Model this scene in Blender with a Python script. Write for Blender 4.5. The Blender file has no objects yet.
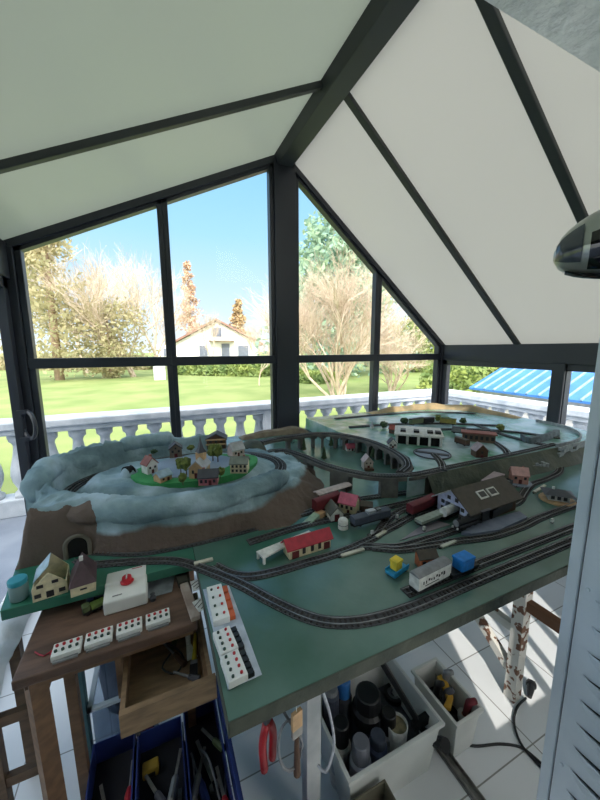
import bpy, math, random
from mathutils import Vector, Matrix, noise
PI = math.pi
random.seed(7)
S = bpy.context.scene
COL = S.collection

# ---------------------------------------------------------------- camera
EYE, FPX = 1.45, 326.0
YAW, PITCH, ROLL = math.radians(24.05), math.radians(8.935), math.radians(-0.19)
fw = Vector((math.sin(YAW)*math.cos(PITCH), math.cos(YAW)*math.cos(PITCH), -math.sin(PITCH)))
rt0 = Vector((math.cos(YAW), -math.sin(YAW), 0)); up0 = rt0.cross(fw)
rt = rt0*math.cos(ROLL)+up0*math.sin(ROLL); up = -rt0*math.sin(ROLL)+up0*math.cos(ROLL)
cd = bpy.data.cameras.new('camera'); cam = bpy.data.objects.new('camera', cd); COL.objects.link(cam)
cd.sensor_fit = 'HORIZONTAL'; cd.sensor_width = 36; cd.lens = 36*FPX/600; cd.clip_start = 0.02; cd.clip_end = 500
cam.matrix_world = Matrix(((rt.x, up.x, -fw.x, 0), (rt.y, up.y, -fw.y, 0), (rt.z, up.z, -fw.z, EYE), (0, 0, 0, 1)))
S.camera = cam
# ---------------------------------------------------------------- sky
W = bpy.data.worlds.new('sky'); S.world = W; W.use_nodes = True
nt = W.node_tree; nt.nodes.clear()
wo = nt.nodes.new('ShaderNodeOutputWorld'); bg = nt.nodes.new('ShaderNodeBackground')
tc = nt.nodes.new('ShaderNodeTexCoord'); sx = nt.nodes.new('ShaderNodeSeparateXYZ'); cr = nt.nodes.new('ShaderNodeValToRGB')
nt.links.new(tc.outputs['Generated'], sx.inputs[0]); nt.links.new(sx.outputs['Z'], cr.inputs[0])
# paler, brighter haze on the sun's side of the sky
dp = nt.nodes.new('ShaderNodeVectorMath'); dp.operation = 'DOT_PRODUCT'; dp.inputs[1].default_value = (-.05, -.86, .50)
hz_ = nt.nodes.new('ShaderNodeMapRange'); hz_.interpolation_type = 'SMOOTHSTEP'
hz_.inputs[1].default_value = -.35; hz_.inputs[2].default_value = .75
mxw = nt.nodes.new('ShaderNodeMix'); mxw.data_type = 'RGBA'; mxw.inputs[7].default_value = (2.5, 2.5, 2.42, 1)
nt.links.new(tc.outputs['Generated'], dp.inputs[0]); nt.links.new(dp.outputs['Value'], hz_.inputs[0])
nt.links.new(hz_.outputs[0], mxw.inputs[0]); nt.links.new(cr.outputs[0], mxw.inputs[6])
nt.links.new(mxw.outputs[2], bg.inputs[0]); nt.links.new(bg.outputs[0], wo.inputs[0])
e = cr.color_ramp.elements
e[0].position = 0.0; e[0].color = (0.60, 0.66, 0.68, 1)
e[1].position = 1.0; e[1].color = (0.11, 0.28, 0.56, 1)
for pos, c in ((0.10, (0.47, 0.58, 0.66)), (0.30, (0.27, 0.49, 0.68)), (0.5, (0.18, 0.40, 0.64))):
    k = e.new(pos); k.color = (*c, 1)
bg.inputs[1].default_value = 1.25
# ---------------------------------------------------------------- sun (from behind the house, left)
SAZ, SEL = math.radians(25), math.radians(38)
sd = bpy.data.lights.new('sun', 'SUN'); sun = bpy.data.objects.new('sun', sd); COL.objects.link(sun)
sdir = Vector((math.sin(SAZ)*math.cos(SEL), math.cos(SAZ)*math.cos(SEL), -math.sin(SEL)))
sun.rotation_euler = sdir.to_track_quat('-Z', 'Y').to_euler(); sun.location = (-4, -9, 8)
sd.energy = 2.9; sd.angle = math.radians(0.9); sd.color = (1.0, 0.95, 0.86)
# ---------------------------------------------------------------- exposure
S.view_settings.view_transform = 'Standard'; S.view_settings.look = 'None'
S.view_settings.exposure = 0.55; S.view_settings.gamma = 1.0
S.view_settings.use_curve_mapping = False

# ================================================================ helpers
def ray(px, py): return rt*((px-300)/FPX) - up*((py-400)/FPX) + fw
def P(px, py, z):                       # a point of the horizontal plane z
    d = ray(px, py); t = (z-EYE)/d.z
    return Vector((d.x*t, d.y*t, z))
def PY(px, py, Y):
    d = ray(px, py); t = Y/d.y
    return Vector((d.x*t, Y, EYE+d.z*t))
def lin(c):
    o = []
    for v in c:
        v = v/255.0
        o.append(v/12.92 if v <= 0.04045 else ((v+0.055)/1.055)**2.4)
    return (*o, 1)
MATS = {}
def M(name, c, rough=.6, c2=None, scale=8.0, metal=0.0, bump=0.0, bscale=40.0, detail=4.0, spec=0.5, lo=.35, hi=.65, stretch=None, trans=0.0):
    if name in MATS: return MATS[name]
    m = bpy.data.materials.new(name); m.use_nodes = True; n = m.node_tree; b = n.nodes['Principled BSDF']
    b.inputs['Roughness'].default_value = rough; b.inputs['Metallic'].default_value = metal
    b.inputs['Specular IOR Level'].default_value = spec
    b.inputs['Base Color'].default_value = lin(c)
    t = n.nodes.new('ShaderNodeTexCoord'); src = t.outputs['Object']
    if stretch:
        mp = n.nodes.new('ShaderNodeMapping'); mp.inputs['Scale'].default_value = stretch
        n.links.new(src, mp.inputs[0]); src = mp.outputs[0]
    if c2 is None: c2 = tuple(v*.86 for v in c)
    nz = n.nodes.new('ShaderNodeTexNoise'); nz.inputs['Scale'].default_value = scale; nz.inputs['Detail'].default_value = detail
    r = n.nodes.new('ShaderNodeValToRGB'); r.color_ramp.elements[0].position = lo; r.color_ramp.elements[1].position = hi
    r.color_ramp.elements[0].color = lin(c); r.color_ramp.elements[1].color = lin(c2)
    n.links.new(src, nz.inputs['Vector']); n.links.new(nz.outputs[0], r.inputs[0]); n.links.new(r.outputs[0], b.inputs['Base Color'])
    if bump:
        nb = n.nodes.new('ShaderNodeTexNoise'); nb.inputs['Scale'].default_value = bscale; nb.inputs['Detail'].default_value = 5
        bp = n.nodes.new('ShaderNodeBump'); bp.inputs['Strength'].default_value = bump; bp.inputs['Distance'].default_value = .01
        n.links.new(src, nb.inputs['Vector']); n.links.new(nb.outputs[0], bp.inputs['Height']); n.links.new(bp.outputs[0], b.inputs['Normal'])
    if trans:
        tr = n.nodes.new('ShaderNodeBsdfTranslucent'); mx = n.nodes.new('ShaderNodeMixShader'); mx.inputs[0].default_value = trans
        n.links.new(r.outputs[0], tr.inputs[0]); n.links.new(b.outputs[0], mx.inputs[1]); n.links.new(tr.outputs[0], mx.inputs[2])
        n.links.new(mx.outputs[0], n.nodes['Material Output'].inputs[0])
    MATS[name] = m; return m
def glass_mat(name, tint=(1, 1, 1), gloss=.05, rough=0.0):
    if name in MATS: return MATS[name]
    m = bpy.data.materials.new(name); m.use_nodes = True; n = m.node_tree; n.nodes.remove(n.nodes['Principled BSDF'])
    t = n.nodes.new('ShaderNodeBsdfTransparent'); t.inputs[0].default_value = (*tint, 1)
    g = n.nodes.new('ShaderNodeBsdfGlossy'); g.inputs['Roughness'].default_value = rough
    mx = n.nodes.new('ShaderNodeMixShader'); mx.inputs[0].default_value = gloss
    nz = n.nodes.new('ShaderNodeTexNoise'); nz.inputs['Scale'].default_value = 3
    mr = n.nodes.new('ShaderNodeMapRange'); mr.inputs[3].default_value = gloss*.8; mr.inputs[4].default_value = gloss*1.2
    n.links.new(nz.outputs[0], mr.inputs[0]); n.links.new(mr.outputs[0], mx.inputs[0])
    n.links.new(t.outputs[0], mx.inputs[1]); n.links.new(g.outputs[0], mx.inputs[2]); n.links.new(mx.outputs[0], n.nodes['Material Output'].inputs[0])
    MATS[name] = m; return m

class MB:
    def __init__(s): s.v = []; s.f = []
    def add(s, vs, fs):
        k = len(s.v); s.v += [tuple(v) for v in vs]; s.f += [tuple(i+k for i in f) for f in fs]; return s
    def box(s, x0, x1, y0, y1, z0, z1, rz=0, at=(0, 0, 0), tilt=None):
        vs = [Vector((x, y, z)) for z in (z0, z1) for y in (y0, y1) for x in (x0, x1)]
        R = Matrix.Rotation(rz, 3, 'Z')
        if tilt is not None: R = R @ tilt
        vs = [R @ v + Vector(at) for v in vs]
        return s.add(vs, [(0, 2, 3, 1), (4, 5, 7, 6), (0, 1, 5, 4), (2, 6, 7, 3), (0, 4, 6, 2), (1, 3, 7, 5)])
    def prism(s, pts, d0, d1):          # polygon in the XY plane from z=d0 to d1
        n = len(pts); vs = [(p[0], p[1], d0) for p in pts]+[(p[0], p[1], d1) for p in pts]
        return s.add(vs, [tuple(reversed(range(n))), tuple(range(n, 2*n))]+[(i, (i+1) % n, n+(i+1) % n, n+i) for i in range(n)])
    def prism3(s, pts, off):            # 3D polygon extruded by a vector
        n = len(pts); off = Vector(off); vs = [Vector(p) for p in pts]+[Vector(p)+off for p in pts]
        return s.add(vs, [tuple(reversed(range(n))), tuple(range(n, 2*n))]+[(i, (i+1) % n, n+(i+1) % n, n+i) for i in range(n)])
    def tube(s, pts, r, n=8, cap=True):
        pts = [Vector(p) for p in pts]; m = len(pts); rr = r if isinstance(r, (list, tuple)) else [r]*m
        vs = []; prev = None
        for i, p in enumerate(pts):
            t = (pts[min(i+1, m-1)]-pts[max(i-1, 0)])
            if t.length < 1e-9: t = Vector((0, 0, 1))
            t.normalize()
            if prev is None:
                a = Vector((0, 0, 1)) if abs(t.z) < .9 else Vector((1, 0, 0))
            else: a = prev
            u = (a-t*a.dot(t))
            if u.length < 1e-6: u = t.orthogonal()
            u.normalize(); prev = u; w = t.cross(u)
            for k in range(n):
                q = 2*PI*k/n; vs.append(p+(u*math.cos(q)+w*math.sin(q))*rr[i])
        fs = [(i*n+k, i*n+(k+1) % n, (i+1)*n+(k+1) % n, (i+1)*n+k) for i in range(m-1) for k in range(n)]
        if cap: fs += [tuple(reversed(range(n))), tuple(range((m-1)*n, m*n))]
        return s.add(vs, fs)
    def bar(s, a, b, w, h):             # rectangular bar between two points (w horizontal)
        a = Vector(a); b = Vector(b); t = (b-a).normalized()
        u = Vector((0, 0, 1)).cross(t)
        if u.length < 1e-4: u = Vector((1, 0, 0))
        u.normalize(); v = t.cross(u)
        o = [(-1, -1), (1, -1), (1, 1), (-1, 1)]
        vs = [p+u*(w/2*i)+v*(h/2*j) for p in (a, b) for i, j in o]
        return s.add(vs, [(3, 2, 1, 0), (4, 5, 6, 7)]+[(i, (i+1) % 4, 4+(i+1) % 4, 4+i) for i in range(4)])
    def lathe(s, prof, n=20, at=(0, 0, 0), cap=True):
        m = len(prof); at = Vector(at)
        vs = [at+Vector((r*math.cos(2*PI*k/n), r*math.sin(2*PI*k/n), z)) for r, z in prof for k in range(n)]
        fs = [(i*n+k, i*n+(k+1) % n, (i+1)*n+(k+1) % n, (i+1)*n+k) for i in range(m-1) for k in range(n)]
        if cap: fs += [tuple(reversed(range(n))), tuple(range((m-1)*n, m*n))]
        return s.add(vs, fs)
    def ball(s, c, r, nz=6, n=10, sc=(1, 1, 1), jit=0, rnd=None):
        c = Vector(c); rnd = rnd or random
        vs = [c+Vector((0, 0, -r*sc[2]))]
        for i in range(1, nz):
            a = -PI/2+PI*i/nz
            for k in range(n):
                q = 2*PI*k/n; j = 1+rnd.uniform(-jit, jit)
                vs.append(c+Vector((math.cos(a)*math.cos(q)*sc[0], math.cos(a)*math.sin(q)*sc[1], math.sin(a)*sc[2]))*r*j)
        vs.append(c+Vector((0, 0, r*sc[2]))); L = len(vs)-1
        fs = [(0, 1+(k+1) % n, 1+k) for k in range(n)]
        for i in range(nz-2):
            fs += [(1+i*n+k, 1+i*n+(k+1) % n, 1+(i+1)*n+(k+1) % n, 1+(i+1)*n+k) for k in range(n)]
        fs += [(1+(nz-2)*n+k, 1+(nz-2)*n+(k+1) % n, L) for k in range(n)]
        return s.add(vs, fs)
    def build(s, name, mat, parent=None, loc=None, smooth=False, bevel=0, kind=None, label=None, rz=0):
        me = bpy.data.meshes.new(name); me.from_pydata(s.v, [], s.f); me.update()
        if smooth:
            for p in me.polygons: p.use_smooth = True
        o = bpy.data.objects.new(name, me); COL.objects.link(o); me.materials.append(mat)
        if parent: o.parent = parent
        if loc is not None: o.location = loc
        if rz: o.rotation_euler.z = rz
        if bevel:
            b = o.modifiers.new('bevel', 'BEVEL'); b.width = bevel; b.segments = 2; b.limit_method = 'ANGLE'
        if kind: o['kind'] = kind
        if label: o['label'] = label
        return o
def box(name, mat, x0, x1, y0, y1, z0, z1, **k): return MB().box(x0, x1, y0, y1, z0, z1).build(name, mat, **k)
def tag(o, label, cat, group=None):
    o['label'] = label; o['category'] = cat
    if group: o['group'] = group
    return o
def thing(name, label, cat, loc=(0, 0, 0), rz=0, group=None):
    o = bpy.data.objects.new(name, None); COL.objects.link(o); o.location = loc; o.rotation_euler.z = rz
    o.empty_display_size = .05
    return tag(o, label, cat, group)
def copy_tree(o, parent=None):
    c = o.copy(); COL.objects.link(c); c.parent = parent
    for ch in list(o.children): copy_tree(ch, c)
    return c
def st(o): o['kind'] = 'structure'; return o
def smoothpath(pts, step=.012):
    pts = [Vector(p) for p in pts]; out = []
    Q = [pts[0]*2-pts[1]]+pts+[pts[-1]*2-pts[-2]]
    for i in range(1, len(Q)-2):
        a, b, c, d = Q[i-1:i+3]; n = max(2, int((c-b).length/step))
        for k in range(n):
            t = k/n
            out.append(.5*((2*b)+(c-a)*t+(2*a-5*b+4*c-d)*t*t+(3*b-a-3*c+d)*t**3))
    out.append(pts[-1]); return out
def sstep(a, b, x):
    t = max(0, min(1, (x-a)/(b-a))); return t*t*(3-2*t)

# ================================================================ materials
m_frame = M('anthracite_aluminium', (42, 45, 53), .4, (37, 40, 48), 3)
m_beam = M('anthracite_roof_beam', (50, 54, 54), .5, (45, 49, 49), 3)
m_glass = glass_mat('window_glass', (.97, .98, 1.0), .004)
m_wallgrey = M('grey_roughcast', (222, 226, 222), .9, (200, 206, 202), 14, bump=.9, bscale=60)
m_wallin = M('cream_wall', (205, 205, 198), .8, (190, 190, 184), 3)
m_stone = M('white_painted_balustrade', (212, 215, 220), .8, (176, 184, 192), 6, bump=.4)
m_lawn = M('lawn_grass', (140, 150, 90), .9, (114, 132, 70), .7, bump=.6, bscale=12)
m_terrace = M('terrace_paving', (138, 146, 158), .7, (116, 124, 138), 3)
m_bark = M('pale_bark', (206, 188, 166), .9, (178, 160, 140), 5)
m_bark2 = M('grey_brown_bark', (176, 150, 128), .9, (150, 128, 110), 5)
m_leafy = M('golden_foliage', (200, 188, 150), .9, (166, 162, 124), 1.2, trans=.5)
m_conif = M('conifer_needles', (176, 196, 158), .9, (140, 172, 158), 1.5, trans=.4)
m_hedge = M('hedge_leaves', (160, 172, 96), .9, (120, 144, 88), 1.5, trans=.35)
def roof_mat(name, ca, cb):
    m = bpy.data.materials.new(name); m.use_nodes = True; n = m.node_tree; b = n.nodes['Principled BSDF']
    b.inputs['Base Color'].default_value = (.62, .66, .62, 1); b.inputs['Roughness'].default_value = .35
    nz = n.nodes.new('ShaderNodeTexNoise'); nz.inputs['Scale'].default_value = .8
    r = n.nodes.new('ShaderNodeValToRGB'); r.color_ramp.elements[0].color = (*ca, 1); r.color_ramp.elements[1].color = (*cb, 1)
    tcn = n.nodes.new('ShaderNodeTexCoord'); n.links.new(tcn.outputs['Object'], nz.inputs['Vector']); n.links.new(nz.outputs[0], r.inputs[0])
    t = n.nodes.new('ShaderNodeBsdfTranslucent'); mx = n.nodes.new('ShaderNodeMixShader'); mx.inputs[0].default_value = .62
    n.links.new(r.outputs[0], b.inputs['Base Color']); n.links.new(r.outputs[0], t.inputs[0])
    n.links.new(b.outputs[0], mx.inputs[1]); n.links.new(t.outputs[0], mx.inputs[2]); n.links.new(mx.outputs[0], n.nodes['Material Output'].inputs[0])
    return m
m_roof = roof_mat('opal_polycarbonate', (.395, .43, .39), (.43, .445, .405)); m_roof_bright = roof_mat('opal_polycarbonate_brightened', (.55, .545, .52), (.59, .58, .55))  # right slope copy brightened in colour to stand for its stronger light
def tile_mat():
    m = bpy.data.materials.new('white_floor_tiles'); m.use_nodes = True; n = m.node_tree; b = n.nodes['Principled BSDF']
    t = n.nodes.new('ShaderNodeTexCoord'); mp = n.nodes.new('ShaderNodeMapping')
    mp.inputs['Location'].default_value = (-1.19+.34*10, -.899+.34*10, 0)
    br = n.nodes.new('ShaderNodeTexBrick'); br.offset = 0; br.squash = 1
    br.inputs['Scale'].default_value = 1; br.inputs['Brick Width'].default_value = .34; br.inputs['Row Height'].default_value = .34
    br.inputs['Mortar Size'].default_value = .0025; br.inputs['Mortar Smooth'].default_value = .2
    br.inputs['Color1'].default_value = lin((226, 228, 230)); br.inputs['Color2'].default_value = lin((218, 221, 224)); br.inputs['Mortar'].default_value = lin((140, 140, 138))
    n.links.new(t.outputs['Object'], mp.inputs[0]); n.links.new(mp.outputs[0], br.inputs['Vector']); n.links.new(br.outputs[0], b.inputs['Base Color'])
    b.inputs['Roughness'].default_value = .3
    return m

# ================================================================ STRUCTURE
XL, XR, YG, XA = -.745, 2.715, 2.50, .98
ZA = 2.88; SL, SR = .482, .806
YB = .20                                # outer face of the house wall
def zl(x): return ZA-(XA-x)*SL
def zr(x): return ZA-(x-XA)*SR
st(box('floor', tile_mat(), -.9, 2.9, -1.6, 2.6, -.05, 0))
# roof slopes
def slope(name, xa, za, xb, zb, t=.03, mat=None):
    return st(MB().prism3([(xa, YB, za), (xb, YB, zb), (xb, YG+.08, zb), (xa, YG+.08, za)], (0, 0, t)).build(name, mat or m_roof))
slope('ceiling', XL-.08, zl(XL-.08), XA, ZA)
slope('ceiling', XA, ZA, XR+.08, zr(XR+.08), mat=m_roof_bright)
# beams
def trim(n, mb, mat=None): return st(mb.build('trim_%d' % n, mat or m_frame, bevel=.004))
mb = MB().prism3([(XA-.055, YB, ZA-.10), (XA+.055, YB, ZA-.10), (XA+.085, YB, ZA-.0), (XA, YB, ZA+.02), (XA-.085, YB, ZA-.03)], (0, YG-YB, 0)); trim(1, mb, m_beam)
def rafter_l(y, w, h=.045): return MB().prism3([(XL, y-w/2, zl(XL)), (XA, y-w/2, ZA), (XA, y-w/2, ZA-h), (XL, y-w/2, zl(XL)-h)], (0, w, 0))
def rafter_r(y, w, h=.045): return MB().prism3([(XA, y-w/2, ZA), (XR, y-w/2, zr(XR)), (XR, y-w/2, zr(XR)-h), (XA, y-w/2, ZA-h)], (0, w, 0))
# ---- end of structure constants
n_ = 2
pl_ = [PY(0, 0, 1)]
def on_slope(px, py, left):
    d = ray(px, py)
    # z = ZA - s*|x-XA|
    s = SL if left else -SR
    t = (ZA-XA*s-EYE)/(d.z-s*d.x)
    return d*t+Vector((0, 0, EYE))
yl = on_slope(160, 122, True).y
yr1 = on_slope(440, 229, False).y; yr2 = on_slope(537, 112, False).y
for y in (yl,):
    trim(n_, rafter_l(y, .035, .035), m_beam); n_ += 1
for y in (yr1, yr2):
    trim(n_, rafter_r(y, .045, .03), m_beam); n_ += 1
trim(n_, rafter_l(YG, .09, .05)); n_ += 1
trim(n_, rafter_r(YG, .09, .05)); n_ += 1
# eave beams
trim(n_, MB().box(XL-.06, XL+.03, YB, YG+.04, zl(XL)-.20, zl(XL)-.0)); n_ += 1
trim(n_, MB().box(XR-.03, XR+.06, YB, YG+.04, zr(XR)-.15, zr(XR)+.0)); n_ += 1
# posts
ZT0, ZT1 = 1.335, 1.397                  # transom
trim(n_, MB().box(XA-.085, XA+.085, YG-.05, YG+.06, 0, ZA-.05)); n_ += 1
trim(n_, MB().box(XL-.05, XL+.055, YG-.05, YG+.06, 0, zl(XL)-.02)); n_ += 1
trim(n_, MB().box(XR-.045, XR+.05, YG-.05, YG+.06, 0, zr(XR)-.02)); n_ += 1
trim(n_, MB().box(XR-.04, XR+.05, YB, YB+.08, 0, zr(XR)-.05)); n_ += 1
# gable windows: a frame with transom, two panes each
XM1 = .5*(PY(161, 205, YG).x+PY(175, 400, YG).x); XM2 = .5*(PY(377, 270, YG).x+PY(374, 400, YG).x)
def zroof(x): return zl(x) if x < XA else zr(x)
def gable_window(n, x0, x1):
    w = .033
    mb = MB()
    for x in (x0, x1):
        a, b = (x, x+w) if x == x0 else (x-w, x)
        zt = [zroof(a)-.04, zroof(b)-.04]
        mb.prism3([(a, YG-.03, .02), (b, YG-.03, .02), (b, YG-.03, zt[1]), (a, YG-.03, zt[0])], (0, .06, 0))
    mb.prism3([(x0, YG-.03, zroof(x0)-.075), (x1, YG-.03, zroof(x1)-.075), (x1, YG-.03, zroof(x1)-.04), (x0, YG-.03, zroof(x0)-.04)], (0, .06, 0))
    mb.box(x0, x1, YG-.04, YG+.03, ZT0, ZT1)
    mb.box(x0, x1, YG-.03, YG+.03, .02, .10)
    f = st(mb.build('window_%d' % n, m_frame, bevel=.003))
    MB().box(x0+.02, x1-.02, YG-.005, YG+.005, .08, ZT0+.01).build('lower_pane', m_glass, f)
    MB().prism3([(x0+.02, YG-.005, ZT1-.01), (x1-.02, YG-.005, ZT1-.01), (x1-.02, YG-.005, zroof(x1-.02)-.06), (x0+.02, YG-.005, zroof(x0+.02)-.06)], (0, .01, 0)).build('upper_pane', m_glass, f)
gable_window(1, XL+.055, XM1); gable_window(2, XM1, XA-.085); gable_window(3, XA+.085, XM2); gable_window(4, XM2, XR-.045)
# left wall: sliding glazed door
def frame_x(name, X, y0, y1, z0, z1, w, d, mid=None):
    mb = MB().box(X-d, X+d, y0, y0+w, z0, z1).box(X-d, X+d, y1-w, y1, z0, z1).box(X-d, X+d, y0, y1, z1-w, z1).box(X-d, X+d, y0, y1, z0, z0+w)
    if mid: mb.box(X-d, X+d, y0, y1, mid, mid+w)
    f = st(mb.build(name, m_frame, bevel=.003))
    MB().box(X-.005, X+.005, y0+w*.6, y1-w*.6, z0+w*.6, z1-w*.6).build('pane', m_glass, f)
    return f
zt = zl(XL)-.20
d1 = frame_x('door_1', XL-.005, 1.30, YG-.06, .02, zt, .06, .022)
frame_x('door_2', XL-.045, YB+.02, 1.36, .02, zt, .06, .02)
ringc = Vector((XL+.055, 2.345, 1.015))
mb = MB(); mb.tube([ringc+Vector((math.cos(a)*.05, -math.cos(a)*.07, math.sin(a)*.08)) for a in [2*PI*k/32 for k in range(33)]], .011, 8, False)
mb.build('door_handle', m_frame, d1, smooth=True)
MB().box(XL+.01, XL+.06, 2.335-.01, 2.355, 1.085, 1.105).box(XL+.01, XL+.06, 2.335-.01, 2.355, .925, .945).build('handle_mount', m_frame, d1)
# right wall: parapet and windows
st(box('wall_right', m_wallin, XR-.03, XR+.05, YB, YG-.05, 0, .72))
frame_x('window_5', XR, 1.40, YG-.05, .72, 1.335, .05, .025)
frame_x('window_6', XR, YB+.08, 1.40, .72, 1.335, .05, .025)
trim(n_, MB().box(XR-.045, XR+.05, 1.355, 1.44, .72, 1.34)); n_ += 1
# house wall behind: doorway with lintel, jambs and an unseen opening added further right for sun stripes
wb = MB()
def wall_piece(x0, x1, z0, top=None):
    xs = [x0]+([XA] if x0 < XA < x1 else [])+[x1]
    pts = [(x0, -.15, z0), (x1, -.15, z0)]+[(x, -.15, top or zroof(x)+.03) for x in reversed(xs)]
    wb.prism3(pts, (0, YB+.15, 0))
wall_piece(-.85, -.62, 0)                       # left of the doorway
wall_piece(-.62, .70, 1.70)                     # lintel over the doorway
wall_piece(1.62, 2.78, 0)
wb.box(.70, .885, .16, YB, 0, zroof(.885)+.02).box(.885, 1.62, .16, YB, .80, zroof(1.62)+.02).box(.885, 1.62, .16, YB, 0, .385)
st(wb.build('wall_back', m_wallgrey))
tr = MB()
for x, w_ in ((1.057, .038), (1.226, .02), (1.328, .016), (1.47, .02)): tr.box(x-w_, x+w_, .175, .19, .38, .81)
st(tr.build('window_7', m_frame))  # unseen bars, added and spaced to stripe the sunlight on the floor
hs = MB()  # unseen house volume, heights and slanted side shaped to steer the sun
hs.box(-8.0, -1.7, -5.0, .1, 0, 4.2).box(-1.7, -.72, -5.0, -.15, 0, 2.3)
hs.prism([(-.72, -1.7), (-.1, -1.7), (-.1, -1.64), (-.72, -1.64)], 0, 2.3).prism([(.62, -.15), (.68, -.15), (-.05, -1.7), (-.1, -1.64)], 0, 2.3).prism([(-.72, -.15), (.72, -.15), (-.1, -1.7), (-.72, -1.7)], 2.25, 2.3)
st(hs.build('wall_house', m_wallgrey))

# ================================================================ OUTSIDE
def ground():
    mb = MB(); mb.prism([(-150, 3.95), (150, 3.95), (150, 160), (-150, 160)], -.5, -.12)
    return st(mb.build('lawn', m_lawn))
ground()
st(box('terrace', m_terrace, -9, 12, -8, 3.95, -.4, -.04))
st(box('side_ground', m_lawn, 4.2, 150, -60, 3.95, -.5, -.12))
bal_prof = [(.075, 0), (.075, .04), (.05, .06), (.05, .08), (.078, .15), (.088, .21), (.080, .28), (.052, .40), (.042, .47), (.048, .50), (.07, .52), (.075, .58)]
def balustrade(name, label, a, b, n, posts, skip=0):
    a = Vector(a); b = Vector(b); L = (b-a).length; rz = math.atan2(b.y-a.y, b.x-a.x)
    t = thing(name, label, 'balustrade', a, rz)
    MB().box(0, L, -.10, .10, 0, .16).build('plinth', m_stone, t, bevel=.01)
    MB().box(0, L, -.115, .115, .75, .80).box(0, L, -.14, .14, .80, .87).build('top_rail', m_stone, t, bevel=.012)
    base = MB().lathe([(r, z+.16) for r, z in bal_prof], 14).box(-.06, .06, -.06, .06, .16, .19).box(-.06, .06, -.06, .06, .71, .755)
    first = None
    for k in range(n):
        x = (k+.5)*L/n
        if any(abs(x-p) < .12 for p in posts): continue
        if first is None: first = base.build('baluster', m_stone, t, loc=(x, 0, 0), smooth=True); 
        else:
            c = first.copy(); COL.objects.link(c); c.location.x = x
    for p in posts: MB().box(p-.13, p+.13, -.12, .12, .1, .80).build('post', m_stone, t, bevel=.01)
    return t
# balusters of the front run: gaps about .227 apart
balustrade('balustrade', 'white classical balustrade running across the garden front outside the gable', (-2.85, 3.64, -.04), (4.13, 3.64, -.04), 31, [4.10, 6.85])
balustrade('balustrade', 'white balustrade running along the side terrace outside the right-hand windows', (4.0, 3.5, -.04), (4.0, -1.0, -.04), 20, [])

def bare_tree(name, label, loc, h, mat, seed, levels=6, spread=.5, stems=1, up_=.25, r0=None, group=None, kids=3, cat='tree'):
    rnd = random.Random(seed); mb = MB()
    def grow(p, d, L, r, lev):
        q = [p]; dd = d.copy()
        for i in range(3):
            dd = (dd+Vector((rnd.gauss(0, .12), rnd.gauss(0, .12), up_*.25))).normalized(); q.append(q[-1]+dd*L/3)
        mb.tube(q, [r, r*.9, r*.8, r*.66], 5 if lev < 3 else 3, False)
        if lev >= levels: return
        for k in range(kids+(1 if lev > 1 else 0)):
            i = rnd.choice((1, 2, 3, 3)); a = Vector((rnd.gauss(0, 1), rnd.gauss(0, 1), rnd.gauss(0, .5))).normalized()
            grow(q[i], (dd+a*spread*rnd.uniform(.7, 1.5)+Vector((0, 0, up_*.4))).normalized(), L*rnd.uniform(.62, .84), r*.56, lev+1)
    r0 = r0 or h*.012
    for s_ in range(stems):
        d = Vector((rnd.gauss(0, .35), rnd.gauss(0, .35), 1)).normalized() if stems > 1 else Vector((rnd.gauss(0, .05), rnd.gauss(0, .05), 1)).normalized()
        grow(Vector((rnd.gauss(0, .1)*(stems > 1), rnd.gauss(0, .1)*(stems > 1), -.05)), d, h*.34, r0, 1)
    o = mb.build(name, mat, loc=loc); return tag(o, label, cat, group)
def leaf_cloud(mb, pts, size, rnd):
    for p in pts:
        a = Vector((rnd.gauss(0, 1), rnd.gauss(0, 1), rnd.gauss(0, 1))).normalized(); b = a.orthogonal().normalized()
        b = (Matrix.Rotation(rnd.uniform(0, 2*PI), 3, a) @ b); c = a.cross(b); s = size*rnd.uniform(.6, 1.4)
        mb.add([p-b*s, p+c*s*.5, p+b*s, p-c*s*.5], [(0, 1, 2, 3)])
def leaf_tree(name, label, loc, h, r, mat, seed, n=5000, leaf=.12, shape='round', base=.12, bark=None, group=None, cat='tree'):
    rnd = random.Random(seed); t = thing(name, label, cat, loc, group=group)
    MB().tube([(0, 0, -.1), (0, 0, h*.5), (.02, 0, h*.93)], [h*.022, h*.015, h*.004], 7).build('trunk', bark or m_bark2, t, smooth=True)
    pts = []
    lobes = []
    for k in range(90):
        f = rnd.uniform(base, .97)
        if shape == 'cone': rad = r*(1-f)**.75*1.05+r*.04
        elif shape == 'round': rad = r*math.sqrt(max(0, 1-((f-.55)/.47)**2))
        elif shape == 'spindle': rad = r*math.sin(PI*min(1, f*1.02))**.7*(1.1-f*.6)
        else: rad = r*(.75+.25*math.sin(f*9))
        a = rnd.uniform(0, 2*PI); q = rad*rnd.uniform(.35, .95)
        lobes.append((Vector((q*math.cos(a), q*math.sin(a), f*h)), max(.14*r, rad*.36)))
    lobes += [(Vector((0, 0, h*(base+.85*i/8))), r*.35*(1-i/9*.8)) for i in range(9)]
    for k in range(int(n*1.3)):
        c, q = rnd.choice(lobes); v = Vector((rnd.gauss(0, 1), rnd.gauss(0, 1), rnd.gauss(0, .75))).normalized()*q*rnd.random()**.5*1.25
        pts.append(c+v)
    mb = MB(); leaf_cloud(mb, pts, leaf, rnd); mb.build('foliage', mat, t)
    return t
def ground_at(px, dist, z=-.12):
    d = ray(px, 380); d.z = 0; d.normalize(); c = d.dot(Vector((fw.x, fw.y, 0)).normalized())
    v = d*(dist/c); return Vector((v.x, v.y, z))
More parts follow.
